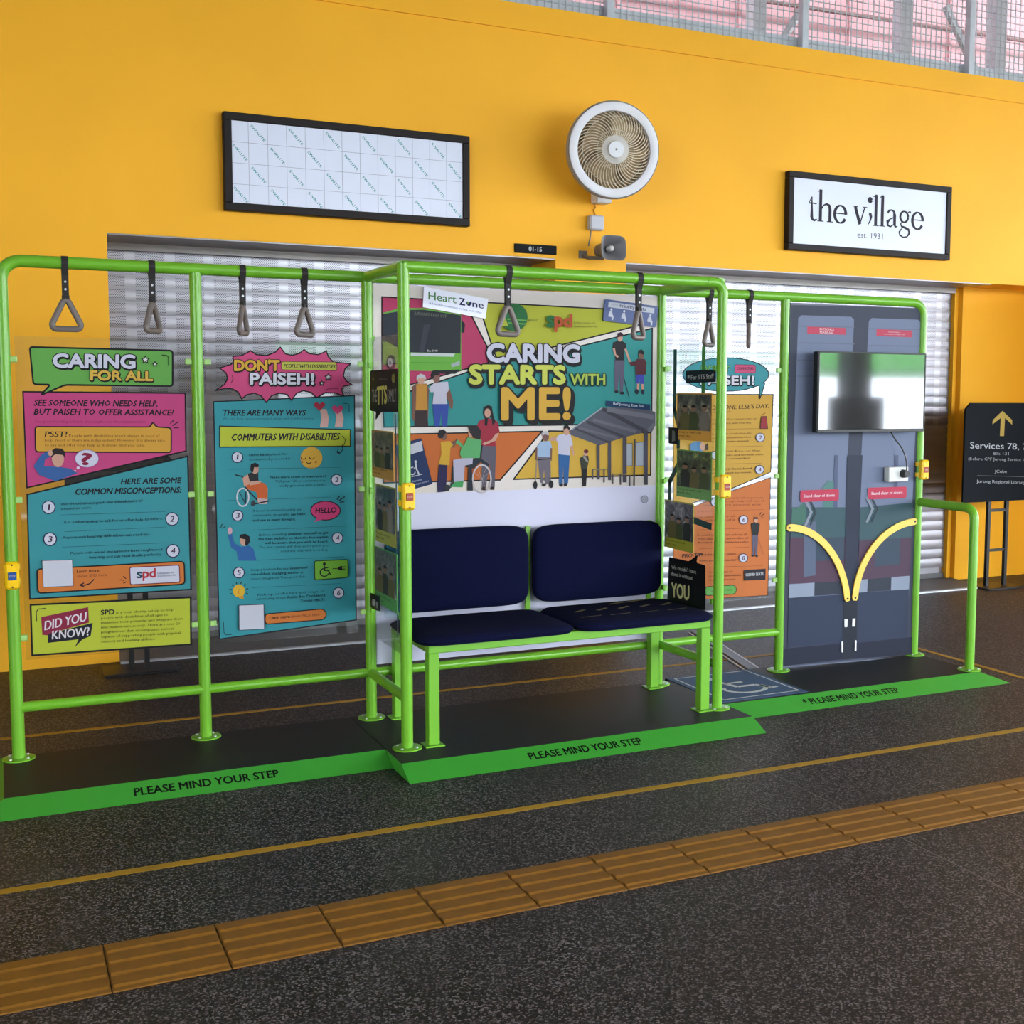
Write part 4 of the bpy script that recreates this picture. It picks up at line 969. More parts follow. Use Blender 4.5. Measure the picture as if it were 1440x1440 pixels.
# ---- board 3: the large poster behind the bench
M_pap = mat('warm_white_board', (200, 189, 184), 0.45); M_low = mat('cool_white_board', (192, 190, 212), 0.45)
b3 = board(1.312, 2.785, 0.297, 2.022, 'large white board with the CARING STARTS WITH ME poster behind the bench', clips=((0, .86), (0, .46), (1, .76), (1, .42)), m=M_low)
E_, F_, G_, H_ = (510, 350, 6.545), (720, 350, 6.0), (510, 540, 6.545), (720, 540, 6.0)
PX = (0, 0, 1)
g = Art(NY, PX, 0.0004, Y=YP)
def wz(x, z): return [(x, z)]
# paper sheet (upper part)
MB().box(1.3125, 2.7845, YP - 0.0006, YP - 0.00005, 1.078, 2.0215, M_pap).build('poster_sheet', b3)
g.l = 0.0010
g.poly([(537, 417.5), (653, 424), (690, 498), (687, 510), (537, 552)], (206, 64, 112), 2)
g.poly([(667, 424.5), (905, 437.5), (905, 456), (797, 483), (700, 507), (694, 494), (680, 450)], (200, 204, 58), 2)
g.poly([(538, 566), (580, 549), (690, 512.5), (813, 487.5), (917, 461.7), (916, 596), (540, 600.5)], (54, 160, 158), 2)
g.poly([(539, 611), (762, 606.5), (703, 675), (539, 679)], (222, 116, 48), 2)
g.poly([(772, 606), (915, 608.5), (914.5, 668), (722, 674)], (234, 186, 66), 2)
art3 = g.build('colour_blocks', b3)
# bus
g = Art(NY, E_, 0.0030, Y=YP)
g.poly([(185, 590), (340, 545), (560, 545), (905, 605), (905, 1120), (640, 1125), (435, 1120), (300, 1095), (185, 1060)], (116, 190, 70))
g.poly([(185, 600), (345, 572), (345, 925), (185, 852)], (50, 56, 68)); g.poly([(215, 850), (345, 925), (345, 1090), (190, 1050), (190, 870)], (150, 176, 70))
g.poly([(435, 562), (560, 560), (902, 612), (898, 962), (435, 952)], (46, 50, 60)); g.poly([(560, 700), (620, 690), (560, 950), (520, 950)], (62, 66, 78))
g.poly([(905, 655), (940, 690), (932, 772), (905, 770)], (30, 34, 44)); g.poly([(440, 955), (848, 965), (832, 992), (440, 986)], (226, 230, 236)); g.line([(440, 1045), (880, 1050)], 5, (84, 150, 60)); g.poly([(812, 1060), (890, 1030), (890, 1070), (815, 1090)], (190, 196, 204)); g.poly([(640, 1120), (890, 1110), (850, 1150), (720, 1150)], (30, 30, 36))
g.ell(258, 1045, 44, 70, (50, 44, 46)); g.ell(250, 1045, 24, 42, (200, 190, 196)); g.ell(250, 1045, 9, 16, (90, 80, 84))
g.text('JURONG EAST INT', 470, 606, 770, 635, 28, (122, 128, 110)); g.text('Bus 5048', 592, 946, 686, 946, 18, (220, 220, 220), .02)
g.build('printed_bus', b3, 'green single deck bus')
# headlines
g = Art(NY, PX, 0.0060, Y=YP)
g.text('CARING', 685, 508, 813, 509, 24, (228, 226, 248), 0.05, 0, 0.045, shadow=(.07, .16))
g.text('STARTS', 660, 539, 793, 539, 25, (222, 228, 96), 0.05, 0, 0.045, shadow=(.07, .16))
g.text('WITH', 801, 540.5, 849, 540.5, 14.5, (192, 214, 84), 0.03, 0, 0.06, (30, 70, 60), shadow=(.05, .1))
g.text('ME!', 705, 589, 799, 588, 43, (238, 184, 66), 0.035, 0, 0.035, shadow=(.12, .12))
g.text('s', 767.5, 459.5, 777.5, 459.5, 22, (34, 118, 60), 0.04); g.text('p', 778.5, 459.5, 789, 459.5, 20, (206, 84, 44), 0.04); g.text('d', 791, 459.5, 802, 459.5, 17, (206, 84, 44), 0.04)
g.ell(721, 446.5, 19, 19.5, (38, 116, 62)); g.poly([(703, 458), (708, 446), (713, 459)], (196, 206, 60)); g.line([(712, 449), (738, 451)], 1.8, (110, 180, 80)); g.line([(713, 454), (737, 456)], 1.8, (110, 180, 80))
g.text('TRANSIT', 737.5, 452, 755.5, 452.5, 3.6, (70, 100, 50)); g.text('Enabling people with', 805, 455, 835, 455.5, 2.4, (96, 100, 50)); g.text('disabilities since 1964', 805, 460, 838, 460.5, 2.4, (96, 100, 50))
g.build('headline', b3)
def fig(crop, draw, label, base=0.0040):
    g_ = Art(NY, crop, base, Y=YP); draw(g_); g_.build('printed_figure', b3, label)
def d1(g):
    g.poly([(450, 1270), (490, 1240), (590, 1240), (608, 1290), (600, 1560), (480, 1600), (455, 1560)], BROWN); g.poly([(492, 1245), (588, 1245), (595, 1480), (588, 1490), (485, 1490)], (226, 160, 62)); g.poly([(482, 1485), (590, 1485), (602, 1632), (472, 1632)], (62, 44, 48)); g.ell(535, 1200, 34, 46, SKIN); g.poly([(492, 1210), (494, 1170), (530, 1148), (572, 1165), (582, 1205), (560, 1190), (515, 1190)], (220, 216, 226))
fig(E_, d1, 'white haired woman in a yellow top')
def d2(g):
    g.poly([(770, 1250), (800, 1290), (830, 1400), (825, 1470), (808, 1470), (775, 1370)], BROWN); g.poly([(606, 1282), (648, 1240), (705, 1228), (782, 1222), (792, 1300), (768, 1330), (776, 1432), (640, 1432), (650, 1320), (620, 1318)], (224, 220, 240)); g.poly([(640, 1428), (790, 1428), (775, 1632), (730, 1632), (720, 1500), (705, 1632), (660, 1632)], (56, 84, 180)); g.ell(676, 1188, 32, 46, (150, 100, 92)); g.poly([(622, 1165), (640, 1122), (680, 1112), (714, 1135), (704, 1160), (660, 1165), (640, 1200)], (30, 26, 30))
fig(E_, d2, 'dark haired person in white shirt and blue jeans')
def d3(g):
    g.poly([(800, 540), (850, 520), (860, 500), (872, 520), (840, 580), (800, 590)], BROWN); g.poly([(715, 532), (800, 526), (830, 560), (805, 590), (796, 748), (696, 740), (722, 640)], (234, 182, 52)); g.poly([(698, 740), (778, 746), (764, 990), (688, 995), (684, 920)], (40, 34, 84)); g.ell(745, 478, 30, 40, BROWN); g.poly([(690, 470), (702, 426), (740, 416), (770, 440), (755, 462), (728, 500), (700, 498)], (36, 28, 36))
fig(G_, d3, 'child in a yellow shirt and navy trousers')
def d4(g):
    g.poly([(1085, 560), (1100, 560), (1085, 700), (1000, 760), (1010, 980), (960, 980), (968, 780)], (36, 44, 58)); g.poly([(935, 760), (1010, 690), (1075, 680), (1150, 730), (1165, 760), (1080, 720), (1010, 780)], (40, 48, 60))
    g.poly([(820, 760), (845, 760), (835, 940), (780, 970), (815, 900)], (52, 56, 62)); g.ell(775, 955, 26, 30, (50, 52, 58)); g.poly([(828, 700), (900, 684), (1010, 680), (1005, 735), (935, 750), (925, 905), (835, 905)], (206, 200, 226)); g.poly([(802, 945), (845, 900), (925, 890), (915, 950)], (76, 176, 100))
    g.poly([(890, 640), (905, 580), (850, 540), (870, 510), (925, 570), (960, 490), (1090, 515), (1085, 560), (1072, 680), (905, 682)], (104, 190, 120)); g.poly([(962, 390), (1045, 378), (1085, 430), (1075, 512), (1015, 495)], (40, 34, 42)); g.poly([(962, 430), (985, 450), (1008, 490), (975, 490)], SKIN)
    g.arc(1092, 872, 84, 128, 13, (228, 218, 222)); 
    for k in range(6): a = math.radians(k * 30); g.line([(1092 - 78 * math.cos(a), 872 - 120 * math.sin(a)), (1092 + 78 * math.cos(a), 872 + 120 * math.sin(a))], 2, (210, 204, 208))
fig(G_, d4, 'person in a green top in a wheelchair', 0.0066)
def d5(g):
    g.poly([(1092, 565), (1226, 565), (1212, 945), (1175, 950), (1165, 720), (1132, 950), (1095, 950)], (104, 98, 114)); g.poly([(1085, 975), (1095, 945), (1132, 945), (1128, 978)], (50, 26, 30)); g.poly([(1168, 972), (1175, 945), (1212, 945), (1208, 974)], (50, 26, 30))
    g.poly([(1046, 385), (1070, 340), (1120, 318), (1200, 318), (1240, 350), (1258, 440), (1216, 462), (1220, 572), (1092, 568), (1082, 480)], (176, 42, 66)); g.poly([(1218, 462), (1252, 446), (1222, 520), (1120, 562), (1100, 545), (1180, 515)], SKIN)
    g.poly([(1105, 270), (1112, 212), (1150, 192), (1185, 205), (1200, 290), (1220, 352), (1190, 380), (1180, 300), (1150, 320), (1142, 385), (1118, 380), (1120, 310)], (28, 20, 30)); g.ell(1146, 268, 28, 42, SKIN)
fig(G_, d5, 'long haired woman in a red shirt and grey trousers', 0.0045)
def d6(g):
    g.poly([(862, 938), (948, 938), (940, 1100), (932, 1210), (908, 1210), (905, 1000), (888, 1205), (862, 1205)], (104, 100, 124)); g.poly([(850, 790), (890, 775), (925, 775), (958, 800), (962, 840), (942, 850), (942, 940), (868, 940), (865, 840), (845, 838)], (36, 34, 40)); g.poly([(845, 838), (865, 840), (875, 890), (900, 905), (885, 920), (858, 890)], SKIN); g.poly([(945, 845), (962, 840), (1000, 950), (985, 960)], SKIN); g.ell(908, 752, 22, 30, SKIN); g.poly([(886, 745), (888, 712), (912, 702), (935, 715), (934, 738)], (60, 22, 40)); g.line([(940, 1090), (985, 1250)], 6, (50, 50, 60)); g.ell(878, 1205, 16, 12, (30, 28, 36)); g.ell(925, 1216, 20, 12, (30, 28, 36))
fig(F_, d6, 'man in a dark cap and black shirt with a cane')
def d7(g):
    g.poly([(1052, 1135), (1072, 1135), (1068, 1190), (1050, 1190)], SKIN); g.poly([(1088, 1135), (1106, 1135), (1108, 1190), (1092, 1190)], SKIN); g.ell(1050, 1205, 16, 22, (34, 34, 60)); g.ell(1100, 1206, 14, 22, (34, 34, 60)); g.poly([(1040, 1055), (1112, 1055), (1108, 1140), (1078, 1138), (1074, 1090), (1068, 1138), (1042, 1135)], (66, 78, 190)); g.poly([(985, 955), (1035, 950), (1050, 930), (1115, 928), (1132, 960), (1126, 1060), (1038, 1062), (1035, 985), (1000, 988)], (96, 36, 50)); g.ell(1085, 895, 24, 34, BROWN); g.poly([(1060, 885), (1064, 855), (1090, 848), (1112, 870), (1108, 892), (1080, 885)], (30, 26, 32))
fig(F_, d7, 'small boy in a maroon shirt and blue shorts')
def d8(g):
    g.poly([(212, 612), (320, 612), (312, 840), (278, 850), (268, 720), (255, 840), (235, 830)], (122, 112, 126)); g.poly([(205, 535), (240, 485), (320, 480), (336, 540), (322, 618), (212, 614)], (176, 202, 236)); g.poly([(196, 540), (212, 538), (208, 640), (194, 640)], BROWN); g.poly([(320, 540), (336, 540), (332, 650), (318, 640)], BROWN); g.ell(282, 445, 27, 38, (130, 92, 88)); g.poly([(248, 440), (252, 408), (285, 395), (308, 410), (306, 432), (270, 425)], (216, 208, 216))
    g.line([(195, 630), (205, 640), (325, 630)], 7, (30, 28, 32)); g.line([(205, 640), (195, 850)], 7, (150, 140, 140)); g.line([(318, 640), (322, 840)], 7, (150, 140, 140)); g.line([(240, 790), (320, 830)], 20, (120, 114, 122)); g.ell(193, 852, 18, 34, (34, 32, 36)); g.ell(326, 845, 20, 32, (34, 32, 36)); g.ell(265, 850, 18, 14, (34, 32, 36))
fig(H_, d8, 'white haired man in pale blue with a walking frame')
def d9(g):
    g.poly([(388, 588), (486, 590), (470, 838), (436, 838), (430, 690), (424, 842), (394, 842)], (44, 104, 170)); g.poly([(365, 470), (385, 432), (430, 420), (490, 425), (512, 510), (488, 530), (484, 602), (388, 592), (384, 500)], (222, 218, 240)); g.poly([(310, 460), (365, 440), (375, 480), (320, 478)], SKIN); g.poly([(490, 525), (508, 515), (525, 595), (512, 605)], SKIN); g.ell(455, 398, 24, 36, SKIN); g.poly([(430, 385), (436, 352), (468, 348), (488, 372), (482, 392), (460, 372)], (36, 26, 32)); g.ell(410, 852, 16, 14, (30, 28, 34)); g.ell(448, 848, 16, 14, (30, 28, 34))
fig(H_, d9, 'tall man in a white shirt and blue jeans')
def d10(g):
    g.poly([(582, 705), (632, 705), (622, 862), (590, 862)], (28, 26, 30)); g.poly([(568, 625), (605, 600), (640, 605), (645, 640), (632, 712), (580, 712)], (60, 64, 50)); g.poly([(590, 610), (612, 605), (640, 650), (632, 665)], (170, 164, 158)); g.ell(618, 585, 18, 22, SKIN); g.ell(622, 568, 20, 16, (110, 30, 40))
fig(H_, d10, 'small child in dark clothes')
g = Art(NY, H_, 0.0034, Y=YP)
g.poly([(960, 505), (1012, 500), (1012, 690), (960, 690)], (186, 192, 204), 4, (60, 60, 70)); g.poly([(1042, 495), (1108, 488), (1108, 690), (1042, 690)], (186, 192, 204), 4, (60, 60, 70))
g.poly([(490, 388), (760, 200), (1000, 195), (1160, 215), (1206, 240), (1206, 345), (1178, 402), (1130, 405), (960, 445), (815, 490), (735, 518), (480, 425)], (100, 100, 114))
for l, w, c in (([(500, 385), (758, 200)], 10, (176, 186, 200)), ([(760, 210), (1125, 400)], 32, (72, 70, 82)), ([(630, 320), (950, 450)], 24, (76, 74, 88)), ([(530, 375), (810, 490)], 18, (76, 74, 88)), ([(800, 215), (1195, 280)], 40, (128, 126, 140)), ([(680, 300), (1040, 400)], 26, (122, 120, 134)), ([(560, 370), (880, 455)], 20, (118, 116, 130)), ([(1140, 400), (1200, 335)], 30, (120, 122, 136))): g.line(l, w, c, False)
for x0, x1, y0, y1 in ((1110, 1142, 390, 850), (930, 964, 440, 830), (806, 832, 478, 810), (710, 736, 510, 805)): g.poly([(x0, y0), (x1, y0), (x1, y1), (x0, y1)], (84, 80, 94))
g.line([(1030, 470), (1025, 850)], 14, (90, 84, 84))
for x0, x1, y0, y1 in ((670, 800, 715, 725), (840, 960, 755, 765)):
    g.poly([(x0, y0), (x1, y0), (x1, y1), (x0, y1)], (150, 140, 96))
for x, y0, y1 in ((676, 720, 800), (772, 720, 825), (845, 760, 835), (910, 760, 845), (988, 770, 855)): g.line([(x, y0), (x, y1)], 12, (96, 92, 96))
g.poly([(788, 140), (1160, 172), (1160, 220), (788, 186)], (24, 62, 104)); g.text('Bef Jurong East Stn', 850, 174, 1106, 197, 20, (220, 230, 240), .02)
g.build('printed_shelter', b3, 'grey bus shelter with name board')
g = Art(NY, G_, 0.0040, Y=YP)
g.rr([(292, 570), (536, 498), (640, 918), (395, 985)], 14, (32, 52, 104), 4, (20, 28, 60)); g.poly([(330, 590), (540, 524), (552, 612), (352, 676)], (222, 222, 238))
g.ell(485, 715, 12, 14, (226, 226, 236)); g.line([(485, 730), (492, 780), (515, 830)], 14, (226, 226, 236)); g.line([(450, 852), (545, 830)], 6, (226, 226, 236)); g.arc(455, 800, 26, 34, 9, (226, 226, 236), 20, 280); g.line([(490, 750), (470, 780)], 8, (226, 226, 236))
g.text('Reserved for', 455, 905, 545, 884, 18, (200, 206, 226)); g.text('passengers needing it', 462, 935, 605, 898, 16, (200, 206, 226))
g.build('printed_notice', b3, 'tilted navy reserved seat notice')
g = Art(NY, H_, 0.0030, Y=YP); g.arc(1116, 972, 27, 30, 6, (150, 148, 164)); g.ell(1116, 972, 22, 25, (196, 194, 214)); g.build('hole_cap', b3)
# cards hung on the board
YC = YP - 0.012
g = Art(NY, E_, 0.0006, Y=YC)
hz = empty('sign_card', tuple(at(640, 435, Y=YC)), 'tilted white card reading Heart Zone at the top of the large poster', 'sign')
MB().prism([at(510 + x / 6.545, 350 + y / 6.545, Y=YC) for x, y in ((565, 348), (1156, 460), (1130, 642), (555, 536))], (0, 0.006, 0), mat('white_card', (228, 228, 244), 0.4)).build('card', hz)
g.text('Heart', 606, 465, 862, 502, 74, (92, 160, 92), 0.012); g.text('Z', 890, 513, 940, 521, 62, (34, 52, 110), 0.03); g.text('ne', 1010, 535, 1112, 550, 62, (34, 52, 110), 0.012)
hx, hy = 978, 505
g.poly([(hx + 26 * a, hy + 28 * q) for a, q in ((0, 1), (-.9, 0.1), (-1, -.35), (-.7, -.75), (-.3, -.7), (0, -.35), (.3, -.7), (.7, -.75), (1, -.35), (.9, 0.1))], (34, 52, 110)); g.ell(hx - 8, hy - 8, 10, 10, (150, 190, 110))
g.text('A heart for commuters to help each other', 610, 505, 1095, 597, 20, (90, 120, 190)); g.build('heart_mark', hz)
g = Art(NY, F_, 0.0006, Y=YC)
pr = empty('sign_card', tuple(at(888, 442, Y=YC)), 'navy priority seat card with white seated figures', 'sign')
MB().prism([at(720 + x / 6, 350 + y / 6, Y=YC) for x, y in ((795, 424), (1228, 484), (1236, 494), (1216, 650), (1206, 662), (778, 606), (769, 596), (785, 430))], (0, 0.006, 0), mat('navy_card', (36, 58, 116), 0.4)).build('card', pr)
g.poly([(815, 444), (1202, 500), (1197, 545), (810, 490)], (226, 228, 244)); g.text('Priority Seats', 910, 492, 1128, 524, 30, (40, 56, 110), .02)
g.poly([(835, 462), (895, 470), (893, 482), (833, 474)], (200, 206, 226))
for x, y in ((832, 560), (940, 575), (1050, 590), (1160, 605)):
    g.ell(x + 6, y - 48, 9, 11, (226, 230, 246)); g.poly([(x - 10, y - 32), (x + 12, y - 34), (x + 16, y - 5), (x + 24, y + 8), (x + 20, y + 40), (x + 8, y + 40), (x + 8, y + 15), (x - 18, y + 12), (x - 20, y - 2)], (226, 230, 246))
g.build('seat_symbols', pr)

# ---- board 4: right poster
b4 = board(2.84, 3.497, 0.455, 1.755, "clear poster board with a teal PAISEH bubble over yellow and orange sheets", clips=((0, .93), (0, .5), (0, .07), (1, .93), (1, .5), (1, .07)))
I_, J_ = (920, 380, 7.2), (920, 560, 4.8)
g = Art(NY, J_, 0.0006, Y=YP)
g.poly([(128, -28), (802, -25), (786, 498), (500, 618), (128, 756)], (228, 176, 66), 6)
g.text("MAKE SOMEONE ELSE'S DAY.", 240, 82, 772, 66, 28, (60, 38, 30), 0.02, 0.2)
for s, x0, y, x1 in (('Small acts of care', 300, 102, 515), ('Offer to press the bell for commuters who can', 330, 150, 690), ('not reach it, or help with boarding.', 330, 178, 655), ('Give way at the door for those who', 380, 248, 655), ('need it, and let them board first', 380, 275, 650), ('at their own speed.', 380, 300, 640), ('Keep the aisle free, so that', 330, 366, 715), ('everyone can pass and use their seats', 330, 392, 735), ('when it is crowded', 330, 416, 645), ('Do not feel bad', 380, 486, 655), ('when asked to move.', 380, 512, 655)): g.text(s, x0, y, x1, y - 8, 12, (120, 80, 40), 0.01)
for l in ([(300, 212), (730, 204)], [(300, 332), (730, 322)], [(300, 448), (720, 438)]): g.line(l, 2, (140, 100, 50))
for d, x, y in (('2', 713, 265), ('4', 708, 482), ('1', 270, 175), ('3', 410, 385)): g.num(d, x, y, 29)
g.poly([(712, 190), (722, 122), (752, 122), (762, 205), (712, 205)], (170, 50, 60), 3); g.line([(728, 110), (745, 100)], 4, (180, 60, 50))
g.ell(285, 330, 50, 40, (96, 150, 200)); g.ell(320, 325, 18, 26, SKIN); g.poly([(335, 320), (358, 300), (362, 350), (338, 350)], (34, 34, 44))
g.build('info_panel', b4, 'yellow sheet')
g = Art(NY, J_, 0.0006, Y=YP)
g.poly([(128, 790), (500, 634), (785, 536), (766, 1330), (128, 1370)], (226, 126, 62), 4)
for s, x0, y, x1 in (('Tell the captain early when you are', 330, 682, 735), ('ready to alight, especially with lots of', 330, 704, 740), ('commuters around you', 330, 728, 715), ('Help a person who is lost', 280, 806, 545), ('and make sure of it', 280, 832, 545), ('Be seated where you can, and keep all', 290, 930, 620), ('of the bags, trolleys and strollers off', 290, 955, 635), ('the seats, because everyone has a place', 290, 980, 635), ('Mind the step and others', 300, 1062, 548), ('when you alight the bus', 300, 1102, 552), ('You can always ask', 365, 1180, 530), ('a person with disabilities what help', 365, 1205, 585), ('they would like to have', 365, 1232, 545)): g.text(s, x0, y, x1, y - 6, 13, (130, 62, 36), 0.01)
for l in ([(300, 765), (735, 750)], [(290, 888), (640, 876)], [(300, 1016), (640, 1004)], [(300, 1140), (730, 1130)]): g.line(l, 2, (150, 76, 44))
for d, x, y in (('6', 600, 820), ('8', 598, 1078), ('5', 408, 700)): g.num(d, x, y, 29)
g.poly([(602, 1158), (748, 1150), (746, 1224), (602, 1230)], (40, 34, 48)); g.text('RESERVED', 614, 1200, 675, 1196, 18, (226, 226, 234), .02); g.text('SEATS', 682, 1196, 732, 1193, 18, (226, 226, 234), .02)
g.rr([(340, 1272), (540, 1260), (552, 1290), (540, 1320), (340, 1332)], 20, (112, 184, 84), 4); g.text('Learn more here', 370, 1306, 522, 1296, 14, (40, 80, 40))
g.text('PRO TIP!', 182, 1075, 320, 1066, 24, DK, .02, .2)
g.build('info_panel', b4, 'orange sheet')
g = Art(NY, J_, 0.0044, Y=YP)
g.poly([(658, 920), (698, 920), (692, 1060), (680, 1060), (678, 960), (672, 1060), (660, 1055)], (104, 100, 124)); g.poly([(650, 845), (680, 835), (710, 848), (706, 880), (698, 922), (660, 922)], (36, 40, 44)); g.ell(684, 822, 13, 17, SKIN); g.poly([(670, 815), (674, 802), (696, 804), (698, 815)], (60, 22, 40)); g.line([(700, 950), (735, 1060)], 3, (170, 90, 60)); g.ell(662, 1062, 9, 7, DK); g.ell(688, 1064, 9, 7, DK)
for l in ([(710, 785), (716, 770)], [(718, 798), (742, 775)], [(722, 806), (736, 806)]): g.line(l, 4, DK)
g.build('printed_figure', b4, 'man in a cap with a cane')
g = Art(NY, I_, 0.0044, Y=YP)
bub = [(720 + 435 * math.cos(math.radians(a)), 1056 + 170 * math.sin(math.radians(a))) for a in range(40, 391, 10)] + [(1115, 1140), (1095, 1215), (1065, 1300), (1062, 1205)]
g.poly(bub, (62, 160, 172), 9)
g.text("DON'T", 470, 1030, 760, 1030, 62, (112, 190, 84), 0.03, 0, 0.04)
g.rr([(810, 955), (1020, 960), (1020, 1045), (808, 1040)], 20, (222, 84, 132), 4, (110, 40, 80)); g.text('COMMUTERS', 832, 1008, 998, 1008, 26, (60, 26, 44), .02)
g.text('PAISEH!', 460, 1155, 1000, 1157, 86, (236, 234, 250), 0.04, 0, 0.05, shadow=(.05, .1))
g.build('title_bubble', b4, 'teal speech bubble')

# ================================================================== SIDE PANELS OF THE BAY
PH = [photo_mat('photo_print_%d' % i, *c) for i, c in enumerate((((34, 34, 36), (92, 86, 78), (196, 172, 140), 16), ((40, 34, 30), (104, 96, 80), (206, 190, 160), 15), ((30, 30, 38), (96, 94, 98), (206, 200, 196), 18), ((24, 36, 30), (70, 90, 60), (176, 186, 110), 16)))]
def sidepanel(x, label, y0, y1):
    r = empty('side_panel', (x, (y0 + y1) / 2, 0.44), label, 'display panel')
    MB().box(x - 0.002, x + 0.002, y0, y1, 0.44, 1.78, M_acr).build('acrylic_sheet', r)
    for y, z in ((y0 - 0.004, 1.66), (y0 - 0.004, 0.56), (y1 + 0.004, 1.66), (y1 + 0.004, 1.10), (y1 + 0.004, 0.56)):
        MB().box(x - 0.008, x + 0.008, y - 0.012, y + 0.012, z - 0.012, z + 0.012, M_green, 0.002).build('clip', r)
    return r
def card(r, x, y0, y1, z0, z1, photo, cap, label, line=None):
    """photo print with coloured caption strip; y1 is the edge nearer the viewer's left (larger y)"""
    X = x - 0.0026; b_ = MB(); b_.box(X - 0.003, X, y0, y1, z0, z1, mat('card_%d_%d_%d' % cap, cap, 0.45)); c_ = b_.build('photo_card', r, label=label)
    e = 0.006; cz = z0 + (z1 - z0) * 0.22
    MB().box(X - 0.0034, X - 0.0031, y0 + e, y1 - e, cz, z1 - e, photo).build('photo_print', c_)
    for i in range(2):
        t = MB(); A = V((X, y1 - e, z0 + 0.035 - 0.018 * i)); text_mesh(t, ('Caring for every ride', 'every day')[i], A, A + V((0, -(y1 - y0) * (0.7, 0.4)[i], 0)), A + V((0, 0, 0.009)), ink((60, 56, 30)), 0.01, 0, V((-1, 0, 0)), 0.0033); t.build('lettering', c_)
    # people in the photograph
    rnd = random.Random(int(z0 * 1000) + int(y0 * 777)); W, Hh = (y1 - y0) - 2 * e, (z1 - e) - cz
    for k in range(3):
        yc = y0 + e + W * (0.22 + 0.28 * k + rnd.uniform(-.04, .04)); s_ = Hh * rnd.uniform(0.55, 0.72); Xf = X - 0.0036 - k * 0.0001; f_ = MB()
        cl = ink(((58, 62, 58), (120, 112, 70), (150, 140, 130), (84, 96, 60))[rnd.randrange(4)])
        f_.add([(Xf, yc + W * q, cz + s_ * r_2) for q, r_2 in ((-.13, 0.0), (.13, 0.0), (.15, .55), (.09, .74), (-.09, .74), (-.15, .55))], [(0, 1, 2, 3, 4, 5)], cl)
        f_.add([(Xf - 0.00004, yc + W * 0.075 * math.cos(t * .63), cz + s_ * (0.87 + 0.13 * math.sin(t * .63))) for t in range(10)], [tuple(range(10))], ink((176, 136, 112)))
        f_.add([(Xf - 0.00008, yc + W * 0.08 * math.cos(t * .63), cz + s_ * (0.92 + 0.11 * math.sin(t * .63))) for t in range(6)], [tuple(range(6))], ink((30, 24, 22)))
        f_.build('photo_figure', c_)
    return c_
NX = (-1, 0, 0)
sl = sidepanel(1.287, 'clear side panel of THE TTS FAMILY photos at the left of the bench', 1.622, 2.086)
XL = 1.287
for y in (1.66, 1.70): MB().box(XL - 0.0024, XL - 0.0021, y - 0.007, y + 0.007, 0.5, 1.45, mat('printed_route_line', (24, 70, 92), 0.4)).build('route_line', sl)
g = Art(NX, (500, 460, 3.2727), 0.0040, X=XL)
g.rr([(70, 200), (200, 192), (205, 392), (122, 390), (96, 430), (98, 388), (70, 386)], 10, (26, 24, 26))
g.text('THE', 80, 345, 102, 345, 58, (190, 186, 178)); g.text('TTS', 104, 355, 148, 350, 78, (230, 220, 110), .03); g.text('FAMILY', 152, 345, 192, 342, 58, (190, 186, 178)); g.text('We are', 112, 244, 150, 244, 10, (150, 146, 130)); g.ell(180, 236, 8, 22, (150, 150, 70)); g.ell(87, 240, 3, 6, (150, 150, 70))
g.build('title_bubble', sl, 'black speech bubble reading THE TTS FAMILY')
def sidecard(r, X, crop, quad, photo, cap, label):
    ox, oy, k = crop; P = [at(ox + q[0] / k, oy + q[1] / k, X=X) for q in quad]
    ys_ = [p.y for p in P]; zs = [p.z for p in P]
    y1 = (P[0].y + P[3].y) / 2; y0 = (P[1].y + P[2].y) / 2; z1 = (P[0].z + P[1].z) / 2; z0 = (P[2].z + P[3].z) / 2
    return card(r, X, y0, y1, z0, z1, photo, cap, label)
SLc = (500, 460, 3.2727)
sidecard(sl, XL, SLc, ((80, 475), (180, 478), (180, 702), (82, 694)), PH[0], (170, 124, 50), 'photo card with orange caption')
sidecard(sl, XL, SLc, ((96, 715), (190, 745), (190, 1008), (98, 992)), PH[2], (150, 150, 60), 'photo card with olive caption')
sidecard(sl, XL, SLc, ((94, 1008), (196, 1045), (196, 1310), (94, 1268)), PH[2], (76, 140, 66), 'photo card with green caption')
g = Art(NX, SLc, 0.0070, X=XL); g.poly([(75, 1222), (118, 1238), (120, 1308), (76, 1292)], (22, 22, 28)); g.poly([(84, 1250), (98, 1255), (98, 1285), (84, 1280)], (190, 190, 190)); g.poly([(102, 1262), (110, 1264), (110, 1295), (102, 1292)], (150, 150, 150)); g.build('small_tag', sl, 'small black tag')
sr = sidepanel(2.80, 'clear side panel of staff photos at the right of the bench', 1.625, 2.086)
XR = 2.80
def route(pts, c):
    b_ = MB(); m = mat('route_%d_%d_%d' % c, c, 0.4)
    for (y0, z0), (y1, z1) in zip(pts[:-1], pts[1:]):
        d = V((0, y1 - y0, z1 - z0)).normalized(); n = V((0, -d.z, d.y)) * 0.016; a, e_ = V((XR - 0.0024, y0, z0)) - d * 0.01, V((XR - 0.0024, y1, z1)) + d * 0.01
        b_.prism([a + n, e_ + n, e_ - n, a - n], (-0.0003, 0, 0), m)
    b_.build('route_line', sr)
route([(1.99, 1.747), (1.99, 1.46), (1.95, 1.38), (1.95, 1.28)], (24, 70, 62)); route([(1.722, 1.753), (1.722, 1.46)], (66, 130, 54)); route([(1.96, 1.18), (2.03, 1.10), (2.03, 0.98)], (24, 60, 54)); route([(1.80, 0.93), (1.64, 0.915)], (24, 60, 54))
g = Art(NX, I_, 0.0040, X=XR)
